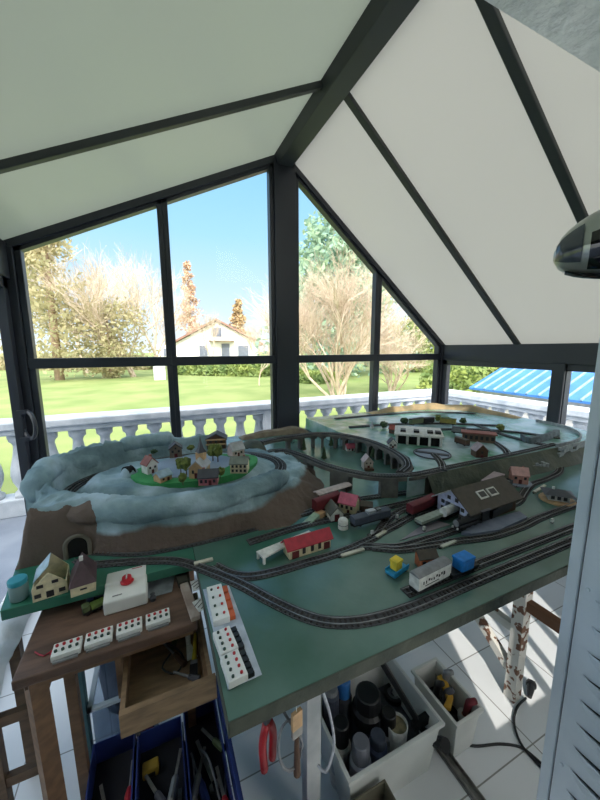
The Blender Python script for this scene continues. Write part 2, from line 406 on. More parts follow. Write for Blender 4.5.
# left group
leaf_tree('golden_conifer', 'tall golden green conifer at the far left of the garden, behind the left window', ground_at(60, 17), 10.3, 2.5, m_leafy, 3, 4200, .13, 'cone', .1)
leaf_tree('golden_bush', 'wide yellow green shrub at the foot of the leftmost golden conifer', ground_at(112, 18), 4.1, 2.2, m_leafy, 4, 2600, .11, 'round', .05, cat='shrub')
bare_tree('bare_tree', 'leafless birch tree right behind the golden conifer on the left', ground_at(88, 22), 10.5, m_bark, 11, 6, .45, 1, .3)
bare_tree('bare_tree', 'spreading leafless tree in the middle of the left window', ground_at(136, 19), 8.0, m_bark, 12, 6, .6, 3, .2)
bare_tree('bare_tree', 'leafless tree directly left of the tall mullion of the gable', ground_at(158, 26), 9.0, m_bark, 13, 6, .5, 2, .25)
leaf_tree('poplar', 'tall narrow leafless poplar behind the white house', ground_at(193, 46), 13.5, 1.9, M('poplar_twigs', (206, 170, 140), .9, (186, 156, 130), 1.5), 5, 3600, .16, 'spindle', .08)
bare_tree('bare_tree', 'short leafless tree between the poplar and the house gable', ground_at(212, 34), 5.5, m_bark, 14, 6, .6, 2, .2)
leaf_tree('brown_conifer', 'brown conical tree standing behind the right end of the white house', ground_at(240, 44), 8.2, 1.7, M('brown_twigs', (188, 160, 118), .9, (160, 140, 104), 1.5), 6, 1800, .22, 'cone', .1)
bare_tree('young_tree', 'slim young leafless tree on the lawn close to the central post', ground_at(259, 14), 2.6, m_bark, 15, 5, .45, 1, .3)
bare_tree('bare_tree', 'leafless tree seen just left of the central post', ground_at(262, 30), 4.3, m_bark, 16, 6, .6, 2, .2)
# right group
leaf_tree('blue_conifer', 'big blue green conifer behind the bare bush right of the central post', ground_at(338, 20), 13.2, 3.9, m_conif, 8, 11000, .19, 'cone', .04)
bare_tree('bare_bush', 'large many-stemmed leafless bush in front of the blue green conifer', ground_at(338, 10.5), 4.6, m_bark, 17, 6, .55, 9, .15, r0=.05, cat='shrub')
bare_tree('bare_bush', 'leafless arching bush near the right corner of the gable', ground_at(392, 12), 3.0, m_bark, 18, 6, .6, 7, .05, r0=.035, cat='shrub')
leaf_tree('round_tree', 'dark green rounded tree at the right end of the gable', ground_at(418, 22), 3.6, 1.9, m_hedge, 9, 2600, .15, 'round', .02)
# hedges
def hedge(name, label, a, b, h, w, mat, seed, n=2500, leaf=.12):
    rnd = random.Random(seed); a = Vector(a); b = Vector(b); mb = MB(); pts = []
    for k in range(n):
        f = rnd.random(); p = a.lerp(b, f); hh = h*(.75+.3*noise.noise(Vector((f*9+seed, 0, 0))))
        th = rnd.uniform(0, PI); q = rnd.random()**.3
        pts.append(p+Vector((math.cos(th)*w*q, math.cos(th)*w*q*.6, math.sin(th)*hh*q)))
    leaf_cloud(mb, pts, leaf, rnd); return tag(mb.build(name, mat), label, 'hedge')
hedge('hedge', 'trimmed green hedge across the lawn below the white house', ground_at(182, 21), ground_at(272, 19), 1.1, .9, m_hedge, 1, 5000)
hedge('hedge', 'long shaggy golden hedge at the back of the lawn on the left', ground_at(-40, 26), ground_at(160, 26), 1.5, 1.0, m_leafy, 2, 5000, .16)
hedge('hedge', 'low green shrubs below the blue green conifer', ground_at(296, 16), ground_at(330, 15), .7, .7, m_hedge, 3, 1800)
hedge('hedge', 'yellow green hedge behind the blue roof', (9.5, 9.5, -.1), (17, 4.0, -.1), 1.35, .9, m_hedge, 4, 4500)
leaf_tree('grey_thicket', 'pale leafless thicket behind the blue roof', (22, 12, -.1), 2.2, 5, m_bark, 31, 1800, .2, 'round', .1, cat='thicket')
# white house far away
def far_house():
    c = ground_at(219, 38, .15); rz = -math.radians(15)
    t = thing('house', 'white gabled house at the end of the garden, left of the central post', 'house', c, rz)
    w = 4.6; mw = M('white_render', (240, 236, 230), .8, (228, 224, 218), 1); mr = M('brown_roof_tiles', (150, 112, 96), .8, (130, 98, 86), 2); mg = M('dark_window', (120, 126, 140), .3)
    MB().prism3([(-w, 0, -.5), (w, 0, -.5), (w, 0, 2.0), (0, 0, 4.4), (-w, 0, 2.0)], (0, 8, 0)).build('walls', mw, t)
    MB().prism3([(-w-.6, -.5, 1.72), (0, -.5, 4.5), (0, -.5, 4.72), (-w-.6, -.5, 1.95)], (0, 9, 0)).prism3([(w+.6, -.5, 1.72), (0, -.5, 4.5), (0, -.5, 4.72), (w+.6, -.5, 1.95)], (0, 9, 0)).build('roof', mr, t)
    MB().box(-w-2.6, -w, 1.5, 6, -.5, 1.9).build('annexe', mw, t)
    for x, z, a, b in ((-1.6, .5, .9, 1.2), (0.9, .3, .9, 1.6), (2.9, .5, 1.2, 1.2), (0, 2.7, 1.0, 1.0), (-5.8, .5, 1.0, .9)):
        MB().box(x-a/2, x+a/2, -.06 if x > -5 else 1.42, .02 if x > -5 else 1.55, z, z+b).build('window', mg, t)
    MB().box(-.9, 1.9, -.9, 0, 2.15, 2.25).build('balcony', mr, t)
far_house()
# small white shed near the left mullion
t = thing('garden_box', 'small white box standing on the lawn just left of the mullion', 'box', ground_at(160, 17))
MB().box(-.28, .28, -.2, .2, 0, .75).build('body', m_stone, t); MB().box(-.32, .32, -.24, .24, .75, .82).build('lid', m_stone, t)
# blue roofed outbuilding on the right
t = thing('outbuilding', 'low outbuilding with a ribbed blue sheet roof beyond the side balustrade', 'outbuilding')
m_blue = M('blue_roof_sheet', (72, 128, 190), .5, (60, 114, 178), 3); m_ob = M('outbuilding_wall', (214, 208, 200), .8)
mb = MB(); y0_, y1_ = 0.2, 4.75; xa_, xb_, za_, zb_ = 6.0, 7.05, .60, 1.03
mb.prism3([(xa_, y0_, za_), (xb_, y0_, zb_), (xb_, y0_, zb_+.04), (xa_, y0_, za_+.04)], (0, y1_-y0_, 0)); mb.build('roof_sheet', m_blue, t)
mb = MB()
for k in range(22):
    y = y0_+.1+k*.205; mb.prism3([(xa_, y, za_+.03), (xb_, y, zb_+.03), (xb_, y, zb_+.065), (xa_, y, za_+.065)], (0, .03, 0))
mb.build('roof_ribs', M('pale_rib', (150, 180, 210), .5), t)
MB().box(xa_+.2, xb_-.1, y0_+.1, y1_-.1, -.12, .62).build('walls', m_ob, t)
# ================================================================ LAYOUT TABLE
TZ = .85
m_board = M('painted_baseboard', (56, 92, 78), .2, (100, 128, 122), 3.6, bump=.12, bscale=25, detail=6, lo=.3, hi=.7)
def teal_field(m):                      # the board is painted a stronger teal in the strip below the mountain
    n = m.node_tree; b = n.nodes['Principled BSDF']; old = b.inputs['Base Color'].links[0].from_socket
    t = n.nodes.new('ShaderNodeTexCoord'); mp = n.nodes.new('ShaderNodeMapping'); mp.inputs['Location'].default_value = (1.66, 1.95, 0); mp.inputs['Scale'].default_value = (1.9, 5.0, 1); mp.inputs['Rotation'].default_value = (0, 0, 0)
    ln = n.nodes.new('ShaderNodeVectorMath'); ln.operation = 'LENGTH'; mr = n.nodes.new('ShaderNodeMapRange'); mr.interpolation_type = 'SMOOTHSTEP'
    mr.inputs[1].default_value = .45; mr.inputs[2].default_value = 1.15; mr.inputs[3].default_value = .85; mr.inputs[4].default_value = 0
    mx = n.nodes.new('ShaderNodeMix'); mx.data_type = 'RGBA'; mx.inputs[7].default_value = lin((30, 112, 96))
    n.links.new(t.outputs['Object'], mp.inputs[0]); n.links.new(mp.outputs[0], ln.inputs[0]); n.links.new(ln.outputs['Value'], mr.inputs[0]); n.links.new(mr.outputs[0], mx.inputs[0]); n.links.new(old, mx.inputs[6]); n.links.new(mx.outputs[2], b.inputs['Base Color'])
teal_field(m_board)
m_boardl = M('green_baseboard', (40, 104, 84), .25, (70, 120, 104), 3.5, bump=.1, bscale=25)
m_edge = M('board_edge', (70, 92, 78), .7, (96, 112, 96), 9, bump=.3)
m_peel = M('peeling_white_paint', (206, 204, 198), .7, (112, 78, 60), 30, lo=.54, hi=.57, bump=.4)
m_rust = M('brown_painted_wood', (112, 78, 54), .7, (92, 62, 42), 10)
m_white = M('weathered_white_wood', (200, 202, 202), .7, (170, 174, 176), 12)
tb = thing('layout_table', 'big green baseboard table on trestles carrying the model railway', 'table', (1.2, 1.3, 0))
def tl(x, y): return (x-1.2, y-1.3)
MB().prism([tl(*p) for p in ((.073, .453), (2.52, .453), (2.52, 2.2), (.073, 2.2))], TZ-.028, TZ).build('board', m_board, tb)
MB().prism([tl(*p) for p in ((-.365, .90), (.0725, .90), (.0725, 2.2), (-.42, 2.2), (-.42, 1.3))], TZ-.028, TZ-.001).build('side_board', m_boardl, tb, bevel=.002)
MB().box(.0735-1.2, 2.52-1.2, .4505-1.3, .4529-1.3, TZ-.030, TZ-.001).build('edge_band', M('dark_board_edge', (74, 78, 68), .8, (52, 58, 52), 14, bump=.4), tb)  # thin band, darker than the board top
MB().box(.0712-1.2, .0729-1.2, .4505-1.3, .899-1.3, TZ-.030, TZ-.001).build('edge_band', M('dark_board_edge', (74, 78, 68)), tb)
# frame below the board
MB().box(.3-1.2, 2.5-1.2, .62-1.3, .66-1.3, TZ-.09, TZ-.03).build('bearer', m_rust, tb)
MB().box(.1-1.2, 2.5-1.2, 2.05-1.3, 2.1-1.3, TZ-.09, TZ-.03).build('bearer', m_rust, tb)
def leg(x, y, mat, w=.05, x1=None): MB().box(x-w/2-1.2, x+w/2-1.2, y-w/2-1.3, y+w/2-1.3, 0, TZ-.03).build('leg', mat, tb, bevel=.002)
leg(1.285, .70, m_peel, .046); leg(1.285, 1.55, m_peel, .046); leg(2.35, .70, m_rust); leg(2.35, 2.0, m_rust); leg(.12, 2.0, m_rust)
MB().bar((1.285-1.2, .72-1.3, .12), (1.285-1.2, 1.53-1.3, .70), .03, .035).build('brace', m_peel, tb)
MB().bar((1.30-1.2, .715-1.3, .17+.13), (1.30-1.2-.02, 1.53-1.3, .16+.13), .03, .035).build('brace', m_peel, tb)
MB().bar((1.31-1.2, .72-1.3, .50), (2.33-1.2, .74-1.3, .50), .03, .05).build('rail', m_rust, tb)
MB().bar((1.285-1.2, .676-1.3, .45), (1.285-1.2, .50-1.3, .45), .03, .04).build('rail', m_rust, tb)
a = P(306, 690, .70); b = P(318, 800, .35)
MB().bar((.345-1.2, .70-1.3, 0), (.345-1.2, .70-1.3, TZ-.03), .045, .035).build('plank_leg', m_white, tb, bevel=.002)
# raised rear yard
m_yard = M('green_scenery_sky_sheen', (170, 192, 200), .2, (84, 142, 116), 6, bump=.3, bscale=30, detail=6, lo=.38, hi=.62)  # pale blue patches paint the sky's reflection into the green
m_bank = M('dark_green_embankment', (58, 66, 58), .8, (84, 88, 74), 12, bump=.6, bscale=30)
UZ = .935
yard_poly = [(.90, .962), (2.30, .962), (2.44, 1.05), (2.50, 1.2), (2.50, 2.18), (1.02, 2.18), (1.03, 1.70), (1.102, 1.52), (1.118, 1.33), (1.085, 1.15), (1.0, 1.03)]
yp = MB().prism(yard_poly, TZ+.0008, UZ).build('raised_yard', m_yard); tag(yp, 'raised green scenery board, sky sheen in its colour, carrying the rear railway yard', 'scenery')
# embankment slope below the long straight at the front of the yard
mb = MB(); rnd = random.Random(3); top = []; bot = []
N = 60
for i in range(N+1):
    x = 1.0+1.30*i/N; top.append((x, .955, UZ-.002)); w = .045+.03*noise.noise(Vector((x*5, 0, 0)))
    bot.append((x, .955-max(.02, w)-.02*(i/N), TZ+.0005))
vs = top+bot; mb.add(vs, [(i, N+1+i, N+2+i, i+1) for i in range(N)])
mb.add(top+[(p[0], .9615, p[2]) for p in top]+[(p[0], .9615, TZ+.0005) for p in bot]+bot, [(i, i+1, N+2+i, N+1+i) for i in range(N)]+[(N+1+i, N+2+i, 2*N+3+i, 2*N+2+i) for i in range(N)]+[(2*N+2+i, 2*N+3+i, 3*N+4+i, 3*N+3+i) for i in range(N)])
tag(mb.build('embankment', m_bank), 'dark rocky embankment below the straight raised line', 'scenery')
# ================================================================ PLASTER MOUNTAIN
LC, LA, LB, LZ = Vector((.09, 1.355)), .405, .265, .935
def hill(x, y):
    v = Vector((x-LC.x, y-LC.y)); r = math.sqrt((v.x/LA)**2+(v.y/LB)**2); d = v.length*(1-1/r) if r > 1e-4 else -.3
    nz = noise.noise(Vector((x*9, y*9, .3))); n2 = noise.noise(Vector((x*28, y*28, 1.3)))
    right = sstep(.20, .40, x); back = sstep(1.45, 1.60, y)
    if d < -.115: h = .972+.006*nz
    elif d < -.034:
        f = (d+.115)/.081; h = .972+(LZ-.972)*sstep(0, 1, f)+.010*nz*(1-abs(2*f-1))
        if x < -.02: h += .018*sstep(-.02, -.12, x)*math.sin(PI*f)
    elif d < .032: h = LZ
    else:
        crest = (.998+.012*nz)*(1-right)+(LZ+.004)*right
        if x < 0: crest += .022*sstep(0, -.2, x)+.032*sstep(-.12, -.30, x)*sstep(1.25, 1.5, y)*(1-.8*sstep(1.60, 1.68, y))
        crest += .016*sstep(1.52, 1.62, y)*(1-sstep(.2, .3, x))*(1 if -.22 < x else .0)
        if d < .05: h = LZ+(crest-LZ)*sstep(.032, .05, d)
        else:
            w1 = .088+.01*nz; w2 = (.104 if y < 1.3 else .15)+.09*right*sstep(.0, .3, x)
            if d < w1: h = crest-.006*sstep(.05, w1, d)
            else:
                f = min(1, (d-w1)/max(.012, w2-w1)); h = crest-(crest-TZ)*(sstep(0, 1, f) if right < .3 else f**.8)-.001
            if d > w2: h = TZ-.02
    # big block at the front left, above the tunnel
    if d > .045:
        bx = sstep(-.395, -.345, x+.012*nz)*(1-sstep(-.215, -.195, x)); by = sstep(1.065, 1.085, y)*(1-sstep(1.45, 1.62, y))
        blk = TZ-.02+(1.012+.014*nz-TZ+.02)*min(bx, by)
        h = max(h, blk)
    fold = 1-abs(noise.noise(Vector((x*13+3*nz, y*13, 4.1))))*2
    return h+(.005*n2+.010*(fold-.6)*sstep(.034, .06, d))*(h > TZ and abs(d) > .034)
st_ = .0065; x0, x1, y0, y1 = -.42, .66, .955, 1.80
nx = int((x1-x0)/st_); ny = int((y1-y0)/st_)
H_ = [[hill(x0+i*st_, y0+j*st_) for i in range(nx+1)] for j in range(ny+1)]
idx = {}; mb = MB(); fs = []
def vid(i, j):
    if (i, j) not in idx: idx[(i, j)] = len(mb.v); mb.v.append((x0+i*st_, y0+j*st_, max(H_[j][i], TZ-.0005)))
    return idx[(i, j)]
for j in range(ny):
    for i in range(nx):
        if max(H_[j][i], H_[j][i+1], H_[j+1][i], H_[j+1][i+1]) > TZ: mb.f.append((vid(i, j), vid(i+1, j), vid(i+1, j+1), vid(i, j+1)))
def rock_mat():
    m = bpy.data.materials.new('painted_plaster_rock'); m.use_nodes = True; n = m.node_tree; b = n.nodes['Principled BSDF']; b.inputs['Roughness'].default_value = .75
    t = n.nodes.new('ShaderNodeTexCoord'); s = n.nodes.new('ShaderNodeSeparateXYZ'); n.links.new(t.outputs['Object'], s.inputs[0])
    nz = n.nodes.new('ShaderNodeTexNoise'); nz.inputs['Scale'].default_value = 7; nz.inputs['Detail'].default_value = 6; n.links.new(t.outputs['Object'], nz.inputs['Vector'])
    r = n.nodes.new('ShaderNodeValToRGB'); e = r.color_ramp.elements
    e[0].position = .3; e[0].color = lin((92, 118, 130)); e[1].position = .7; e[1].color = lin((176, 198, 212)); k = e.new(.5); k.color = lin((126, 152, 160))
    n.links.new(nz.outputs[0], r.inputs[0])
    # bare brown lower band: unpainted jute below the plaster
    ad = n.nodes.new('ShaderNodeMath'); ad.operation = 'MULTIPLY_ADD'; ad.inputs[1].default_value = .05; n.links.new(nz.outputs[0], ad.inputs[0]); n.links.new(s.outputs['Z'], ad.inputs[2])
    mr = n.nodes.new('ShaderNodeMapRange'); mr.inputs[1].default_value = .935; mr.inputs[2].default_value = .95; n.links.new(ad.outputs[0], mr.inputs[0])
    mx = n.nodes.new('ShaderNodeMix'); mx.data_type = 'RGBA'; mx.inputs[6].default_value = lin((98, 84, 76)); n.links.new(r.outputs[0], mx.inputs[7])
    # bare jute face of the block above the tunnel
    lx = n.nodes.new('ShaderNodeMath'); lx.operation = 'LESS_THAN'; lx.inputs[1].default_value = -.135; ax_ = n.nodes.new('ShaderNodeMath'); ax_.operation = 'MULTIPLY_ADD'; ax_.inputs[1].default_value = .10; n.links.new(nz.outputs[0], ax_.inputs[0]); n.links.new(s.outputs['X'], ax_.inputs[2]); n.links.new(ax_.outputs[0], lx.inputs[0])
    ay = n.nodes.new('ShaderNodeMath'); ay.operation = 'MULTIPLY_ADD'; ay.inputs[1].default_value = .09; n.links.new(nz.outputs[0], ay.inputs[0]); n.links.new(s.outputs['Y'], ay.inputs[2])
    ly = n.nodes.new('ShaderNodeMath'); ly.operation = 'GREATER_THAN'; ly.inputs[1].default_value = 1.130; n.links.new(ay.outputs[0], ly.inputs[0])
    nx_ = n.nodes.new('ShaderNodeMath'); nx_.operation = 'SUBTRACT'; nx_.inputs[0].default_value = 1; n.links.new(lx.outputs[0], nx_.inputs[1])
    mxx = n.nodes.new('ShaderNodeMath'); mxx.operation = 'MAXIMUM'; n.links.new(nx_.outputs[0], mxx.inputs[0]); n.links.new(ly.outputs[0], mxx.inputs[1])
    mul = n.nodes.new('ShaderNodeMath'); mul.operation = 'MULTIPLY'; n.links.new(mr.outputs[0], mul.inputs[0]); n.links.new(mxx.outputs[0], mul.inputs[1])
    n.links.new(mul.outputs[0], mx.inputs[0])
    n.links.new(mx.outputs[2], b.inputs['Base Color'])
    nb = n.nodes.new('ShaderNodeTexNoise'); nb.inputs['Scale'].default_value = 45; nb.inputs['Detail'].default_value = 6; n.links.new(t.outputs['Object'], nb.inputs['Vector'])
    bp = n.nodes.new('ShaderNodeBump'); bp.inputs['Strength'].default_value = .6; bp.inputs['Distance'].default_value = .01; n.links.new(nb.outputs[0], bp.inputs['Height']); n.links.new(bp.outputs[0], b.inputs['Normal'])
    return m
m_rock = rock_mat()
mt = thing('plaster_mountain', 'big oval grey green plaster mountain with a village on top, left half of the layout', 'mountain', (0, 0, 0))
rock = mb.build('rock', m_rock, mt, smooth=True)
# thick rolled plaster lip overhanging the bare jute band
def rim(th0, th1, zf, off, rad, seed, nm):
    n = int(abs(th1-th0)/1.6); m = 14; vs = []
    for i in range(n+1):
        t = i/n; th = math.radians(th0+(th1-th0)*t); c = Vector((LC.x+(LA+off)*math.cos(th), LC.y+(LB+off)*math.sin(th), zf(t)))
        u = Vector((math.cos(th)/(LA), math.sin(th)/(LB), 0)).normalized(); e = min(1, min(t, 1-t)*9)**.5
        for k in range(m):
            a = 2*PI*k/m; q = u*math.cos(a)+Vector((0, 0, 1))*math.sin(a)*1.05; p0 = c+q*rad
            r = rad*e*(1+.30*noise.noise(p0*16+Vector((seed, 0, 0)))+.14*noise.noise(p0*45))
            vs.append(c+q*r)
    fs = [(i*m+k, i*m+(k+1) % m, (i+1)*m+(k+1) % m, (i+1)*m+k) for i in range(n) for k in range(m)]+[tuple(reversed(range(m))), tuple(range(n*m, n*m+m))]
    MB().add(vs, fs).build(nm, m_rock, mt, smooth=True)
rim(-40, -150, lambda t: .966+.012*t, .072, .036, 1, 'plaster_rim')
rim(-158, -232, lambda t: .985+.030*math.sin(PI*min(1, t*1.1)), .075, .040, 5, 'plaster_rim')
rim(-236, -268, lambda t: 1.012, .070, .036, 9, 'plaster_rim')
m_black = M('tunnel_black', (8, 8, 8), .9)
# tunnel mouth in the block: stone ring with a dark recess
def arch(mbx, c, r, h, depth, ax):
    c = Vector(c); ax = Vector(ax).normalized(); u = Vector((-ax.y, ax.x, 0))
    pr_ = [u*r]+[u*r*math.cos(a)+Vector((0, 0, h+r*math.sin(a))) for a in [PI*k/12 for k in range(13)]]+[-u*r]
    return [c+p for p in pr_]
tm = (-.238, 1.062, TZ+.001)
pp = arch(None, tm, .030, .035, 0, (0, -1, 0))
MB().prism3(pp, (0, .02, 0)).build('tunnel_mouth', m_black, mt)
MB().tube(pp, .006, 6).build('portal_ring', M('portal_stone', (110, 106, 96), .8), mt)
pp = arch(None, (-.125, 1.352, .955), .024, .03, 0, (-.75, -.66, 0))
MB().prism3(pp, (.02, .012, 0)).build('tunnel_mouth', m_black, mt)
MB().ball((-.113, 1.362, .955), .05, 8, 14, (.7, .7, 1.1)).build('hillock', m_rock, mt, smooth=True)
# village green and paved square on the plateau
m_green = M('bright_village_grass', (52, 140, 78), .8, (72, 156, 92), 12, bump=.4)
m_pave = M('pale_village_paving', (148, 160, 178), .5, (126, 140, 160), 9)
def pad(fx, fy, r0, r1, z=0, cx=.135, cy=1.315):
    o = []
    for k in range(40):
        a = 2*PI*k/40; o.append((cx+fx*math.cos(a)*(1+.05*math.sin(3*a+r0)), cy+fy*math.sin(a)*(1+.05*math.cos(2*a+r1))))
    return o
MB().prism(pad(.245, .150, .4, 1), .955, .981).build('village_green', m_green, mt)
MB().prism(pad(.165, .125, 1.4, 2, 0, .115, 1.345), .955, .9825).build('village_square', m_pave, mt)
# ================================================================ TRACKS
m_ballast = M('grey_ballast', (78, 80, 84), .9, (56, 58, 62), 160, bump=.4, bscale=300)
m_sleep = M('dark_sleepers', (46, 42, 40), .8); m_rail = M('steel_rail', (150, 152, 156), .35, (120, 120, 124), 20, metal=.7)
TRACKN = [0]
def track(label, pts, z, w=.034, gauge=.0165, bed=.004, group=None):
    pa = smoothpath([Vector((p[0], p[1], p[2] if len(p) > 2 else z)) for p in pts]); n = len(pa)
    c0 = pa[n//2]; t = thing('railway_track', label, 'track', c0, group=group)
    nor = []
    for i in range(n):
        d = pa[min(i+1, n-1)]-pa[max(i-1, 0)]; nor.append(Vector((-d.y, d.x, 0)).normalized())
    def strip(off0, off1, za, zb):
        mb = MB(); vs = []
        for p, u in zip(pa, nor):
            q = p-c0
            vs += [q+u*off0+Vector((0, 0, za)), q+u*off1+Vector((0, 0, za)), q+u*off1+Vector((0, 0, zb)), q+u*off0+Vector((0, 0, zb))]
        f = [(4*i+k, 4*i+(k+1) % 4, 4*i+4+(k+1) % 4, 4*i+4+k) for i in range(n-1) for k in range(4)]+[(0, 3, 2, 1), (4*n-4, 4*n-3, 4*n-2, 4*n-1)]
        return mb.add(vs, f)
    e = TRACKN[0]*.00013; TRACKN[0] += 1
    strip(-w/2, w/2, .0004, bed*.6+e).build('ballast', m_ballast, t)
    mb = MB(); acc = 0
    for i in range(1, n):
        acc += (pa[i]-pa[i-1]).length
        if acc > .0105:
            acc = 0; p = pa[i]-c0; u = nor[i]; ang = math.atan2(u.y, u.x)
            mb.box(-.014, .014, -.0024, .0024, bed*.5, bed+e, ang, p)
    mb.build('sleepers', m_sleep, t)
    for s in (-1, 1): strip(s*gauge/2-.0012, s*gauge/2+.0012, bed*.6, bed+.0028+e).build('rail', m_rail, t)
    return t
def PP(lst, z): return [tuple(P(x, y, z)) for x, y in lst]
track('outer main line curving round the front left corner from the tunnel to the front edge', [(-.238, 1.05), (-.20, 1.005), (-.14, .985), (-.05, .955), (.03, .915), (.10, .84), (.17, .75), (.22, .67), (.27, .60), (.32, .555), (.40, .525), (.52, .513), (.75, .513), (1.2, .513), (1.7, .513), (2.3, .513)], TZ)
track('straight siding nearest the rear of the front main line, under the white goods wagon', [(.53, .555), (.8, .556), (1.2, .556), (1.7, .556), (2.3, .556)], TZ)
track('inner line from the main line junction past the red-roofed goods shed into the yard', [(.118, .855), (.155, .80), (.20, .772), (.27, .762), (.36, .762), (.45, .762), (.54, .772), (.62, .79), (.68, .83), (.75, .87), (.86, .895), (1.1, .905), (1.6, .915)], TZ)
track('yard line below the maroon coach leading under the engine shed roof', [(.60, .79), (.70, .81), (.80, .835), (.90, .845), (1.1, .845), (1.5, .86)], TZ)
track('yard line on which the black steam locomotive stands', PP([(360, 547), (378, 547), (400, 547), (425, 540), (450, 532), (480, 520), (505, 508), (518, 502), (524, 493), (531, 485), (547, 479), (559, 472), (558, 464), (548, 458)], TZ), TZ)
track('yard line skirting the front of the grey engine shed platform', PP([(372, 548), (400, 550), (430, 546), (460, 541), (490, 537), (520, 527.5), (540, 518), (575, 505), (600, 494), (640, 480)], TZ), TZ)
track('line along the foot of the plaster mountain to the red-roofed station', PP([(95, 552), (150, 552), (230, 535), (300, 515), (350, 501), (410, 492), (460, 480), (500, 470)], TZ), TZ)
track('station line in front of the red-roofed station', PP([(248, 543), (300, 527), (340, 518), (390, 507), (430, 497), (465, 488)], TZ), TZ)
track('circular line in the groove round the plaster mountain', [(LC.x+LA*math.cos(2*PI*k/28), LC.y+LB*math.sin(2*PI*k/28)) for k in range(29)], LZ+.0005, w=.05)
# raised viaduct lines
vA = [(.52, 1.70), (.60, 1.725), (.72, 1.74), (.88, 1.735), (1.0, 1.66), (1.075, 1.50), (1.09, 1.33), (1.06, 1.17), (1.0, 1.07), (.92, 1.02)]
vB = [(.50, 1.52), (.585, 1.50), (.64, 1.37), (.675, 1.23), (.73, 1.12), (.81, 1.03), (.93, .982), (1.09, .978), (1.28, .98), (1.51, .98), (1.75, .985), (1.95, .995)]
def viaduct(name, label, path, piers, w, dk=.014, arches=False):
    pa = smoothpath([(x, y, UZ) for x, y in path], .02); t = thing(name, label, 'viaduct', (pa[0].x, pa[0].y, TZ)); o = Vector((pa[0].x, pa[0].y, TZ)); n = len(pa)
    mb = MB(); vs = []
    for i, p in enumerate(pa):
        d = pa[min(i+1, n-1)]-pa[max(i-1, 0)]; u = Vector((-d.y, d.x, 0)).normalized(); q = p-o
        vs += [q-u*w/2+Vector((0, 0, -dk)), q+u*w/2+Vector((0, 0, -dk)), q+u*w/2, q-u*w/2]
    mb.add(vs, [(4*i+k, 4*i+(k+1) % 4, 4*i+4+(k+1) % 4, 4*i+4+k) for i in range(n-1) for k in range(4)]+[(0, 3, 2, 1), (4*n-4, 4*n-3, 4*n-2, 4*n-1)])
    mb.build('deck', m_via, t)
    for f, wx in piers:
        i = min(n-2, int(f*(n-1))); p = pa[i]-o; d = pa[i+1]-pa[i]; a = math.atan2(d.y, d.x)
        pr2 = MB().box(-wx/2, wx/2, -w*.42, w*.42, .0005, UZ-TZ-dk, a, (p.x, p.y, 0))
        if arches: pr2.box(-wx*.5-.012, wx*.5+.012, -w*.42, w*.42, UZ-TZ-dk-.012, UZ-TZ-dk, a, (p.x, p.y, 0))
        pr2.build('pier', m_via, t)
    return t
m_via = M('grey_viaduct_stone', (112, 110, 106), .8, (88, 86, 84), 25, bump=.4)
viaduct('arched_viaduct', 'rear curved viaduct on many narrow stone piers', vA, [(.17+.062*k, .016) for k in range(12)], .048, arches=True)
viaduct('ramp_viaduct', 'front curving ramp on a few broad piers joining the raised straight', vB[:8], [(.10, .03), (.28, .03), (.50, .09), (.74, .07), (.93, .022)], .048)
track('upper line crossing the rear curved viaduct', vA, UZ)
track('upper line on the ramp joining the long raised straight along the embankment', vB, UZ)
# rear yard tracks
track('rear yard line nearest the back edge of the layout', [(1.2, 2.05), (1.6, 2.03), (2.0, 1.96), (2.3, 1.75)], UZ)
track('middle rear yard line beside the brown station', PP([(475, 425), (500, 434), (525, 441), (548, 446)], UZ), UZ)
track('rear yard line curving past the small brown house', PP([(482, 437), (495, 443), (505, 450), (508, 455)], UZ), UZ)
track('short lead from the raised straight to the turntable', PP([(443, 471), (441, 463), (434, 455)], UZ), UZ)
# ================================================================ MODEL BUILDINGS
def face(p): return -math.atan2(p[0], p[1])
m_win = M('dark_model_window', (40, 40, 44), .4)
def mc(name, c, rough=.65, c2=None): return M('model_'+name, c, rough, c2, 60)
c_cream = mc('cream_plastic', (226, 214, 178)); c_tan = mc('tan_plaster', (206, 168, 126)); c_pink = mc('pink_render', (196, 120, 128)); c_whit = mc('white_plastic', (226, 226, 222))
c_red = mc('red_roof', (176, 44, 62), .6, (150, 38, 54)); c_rbrown = mc('red_brown_roof', (152, 92, 84)); c_dgrey = mc('dark_grey_roof', (74, 76, 84)); c_pale = mc('pale_grey_roof', (186, 188, 196)); c_brown = mc('brown_timber', (92, 66, 50)); c_purple = mc('purple_brown_roof', (84, 66, 72)); c_gr = mc('grey_green_roof', (130, 138, 130)); c_rose = mc('rose_roof', (204, 104, 128)); c_lblue = mc('pale_blue_roof', (168, 194, 212)); c_pgrey = mc('pinkish_grey_roof', (170, 152, 156)); c_brk = mc('orange_brick', (186, 104, 66)); c_black = mc('black_plastic', (22, 23, 26), .45); c_mar = mc('maroon_paint', (112, 34, 44)); c_grey = mc('mid_grey_plastic', (132, 134, 138)); c_slate = mc('slate_blue_paint', (74, 82, 98)); c_blue = mc('bright_blue_plastic', (20, 128, 214)); c_cyan = mc('cyan_plastic', (40, 156, 206)); c_yel = mc('yellow_plastic', (232, 206, 60)); c_olive = mc('olive_green_paint', (88, 104, 66)); c_roofb = mc('brown_felt_roof', (82, 74, 66)); c_bluew = mc('blue_white_wall', (188, 196, 226)); c_door = mc('dark_red_door', (96, 28, 34))
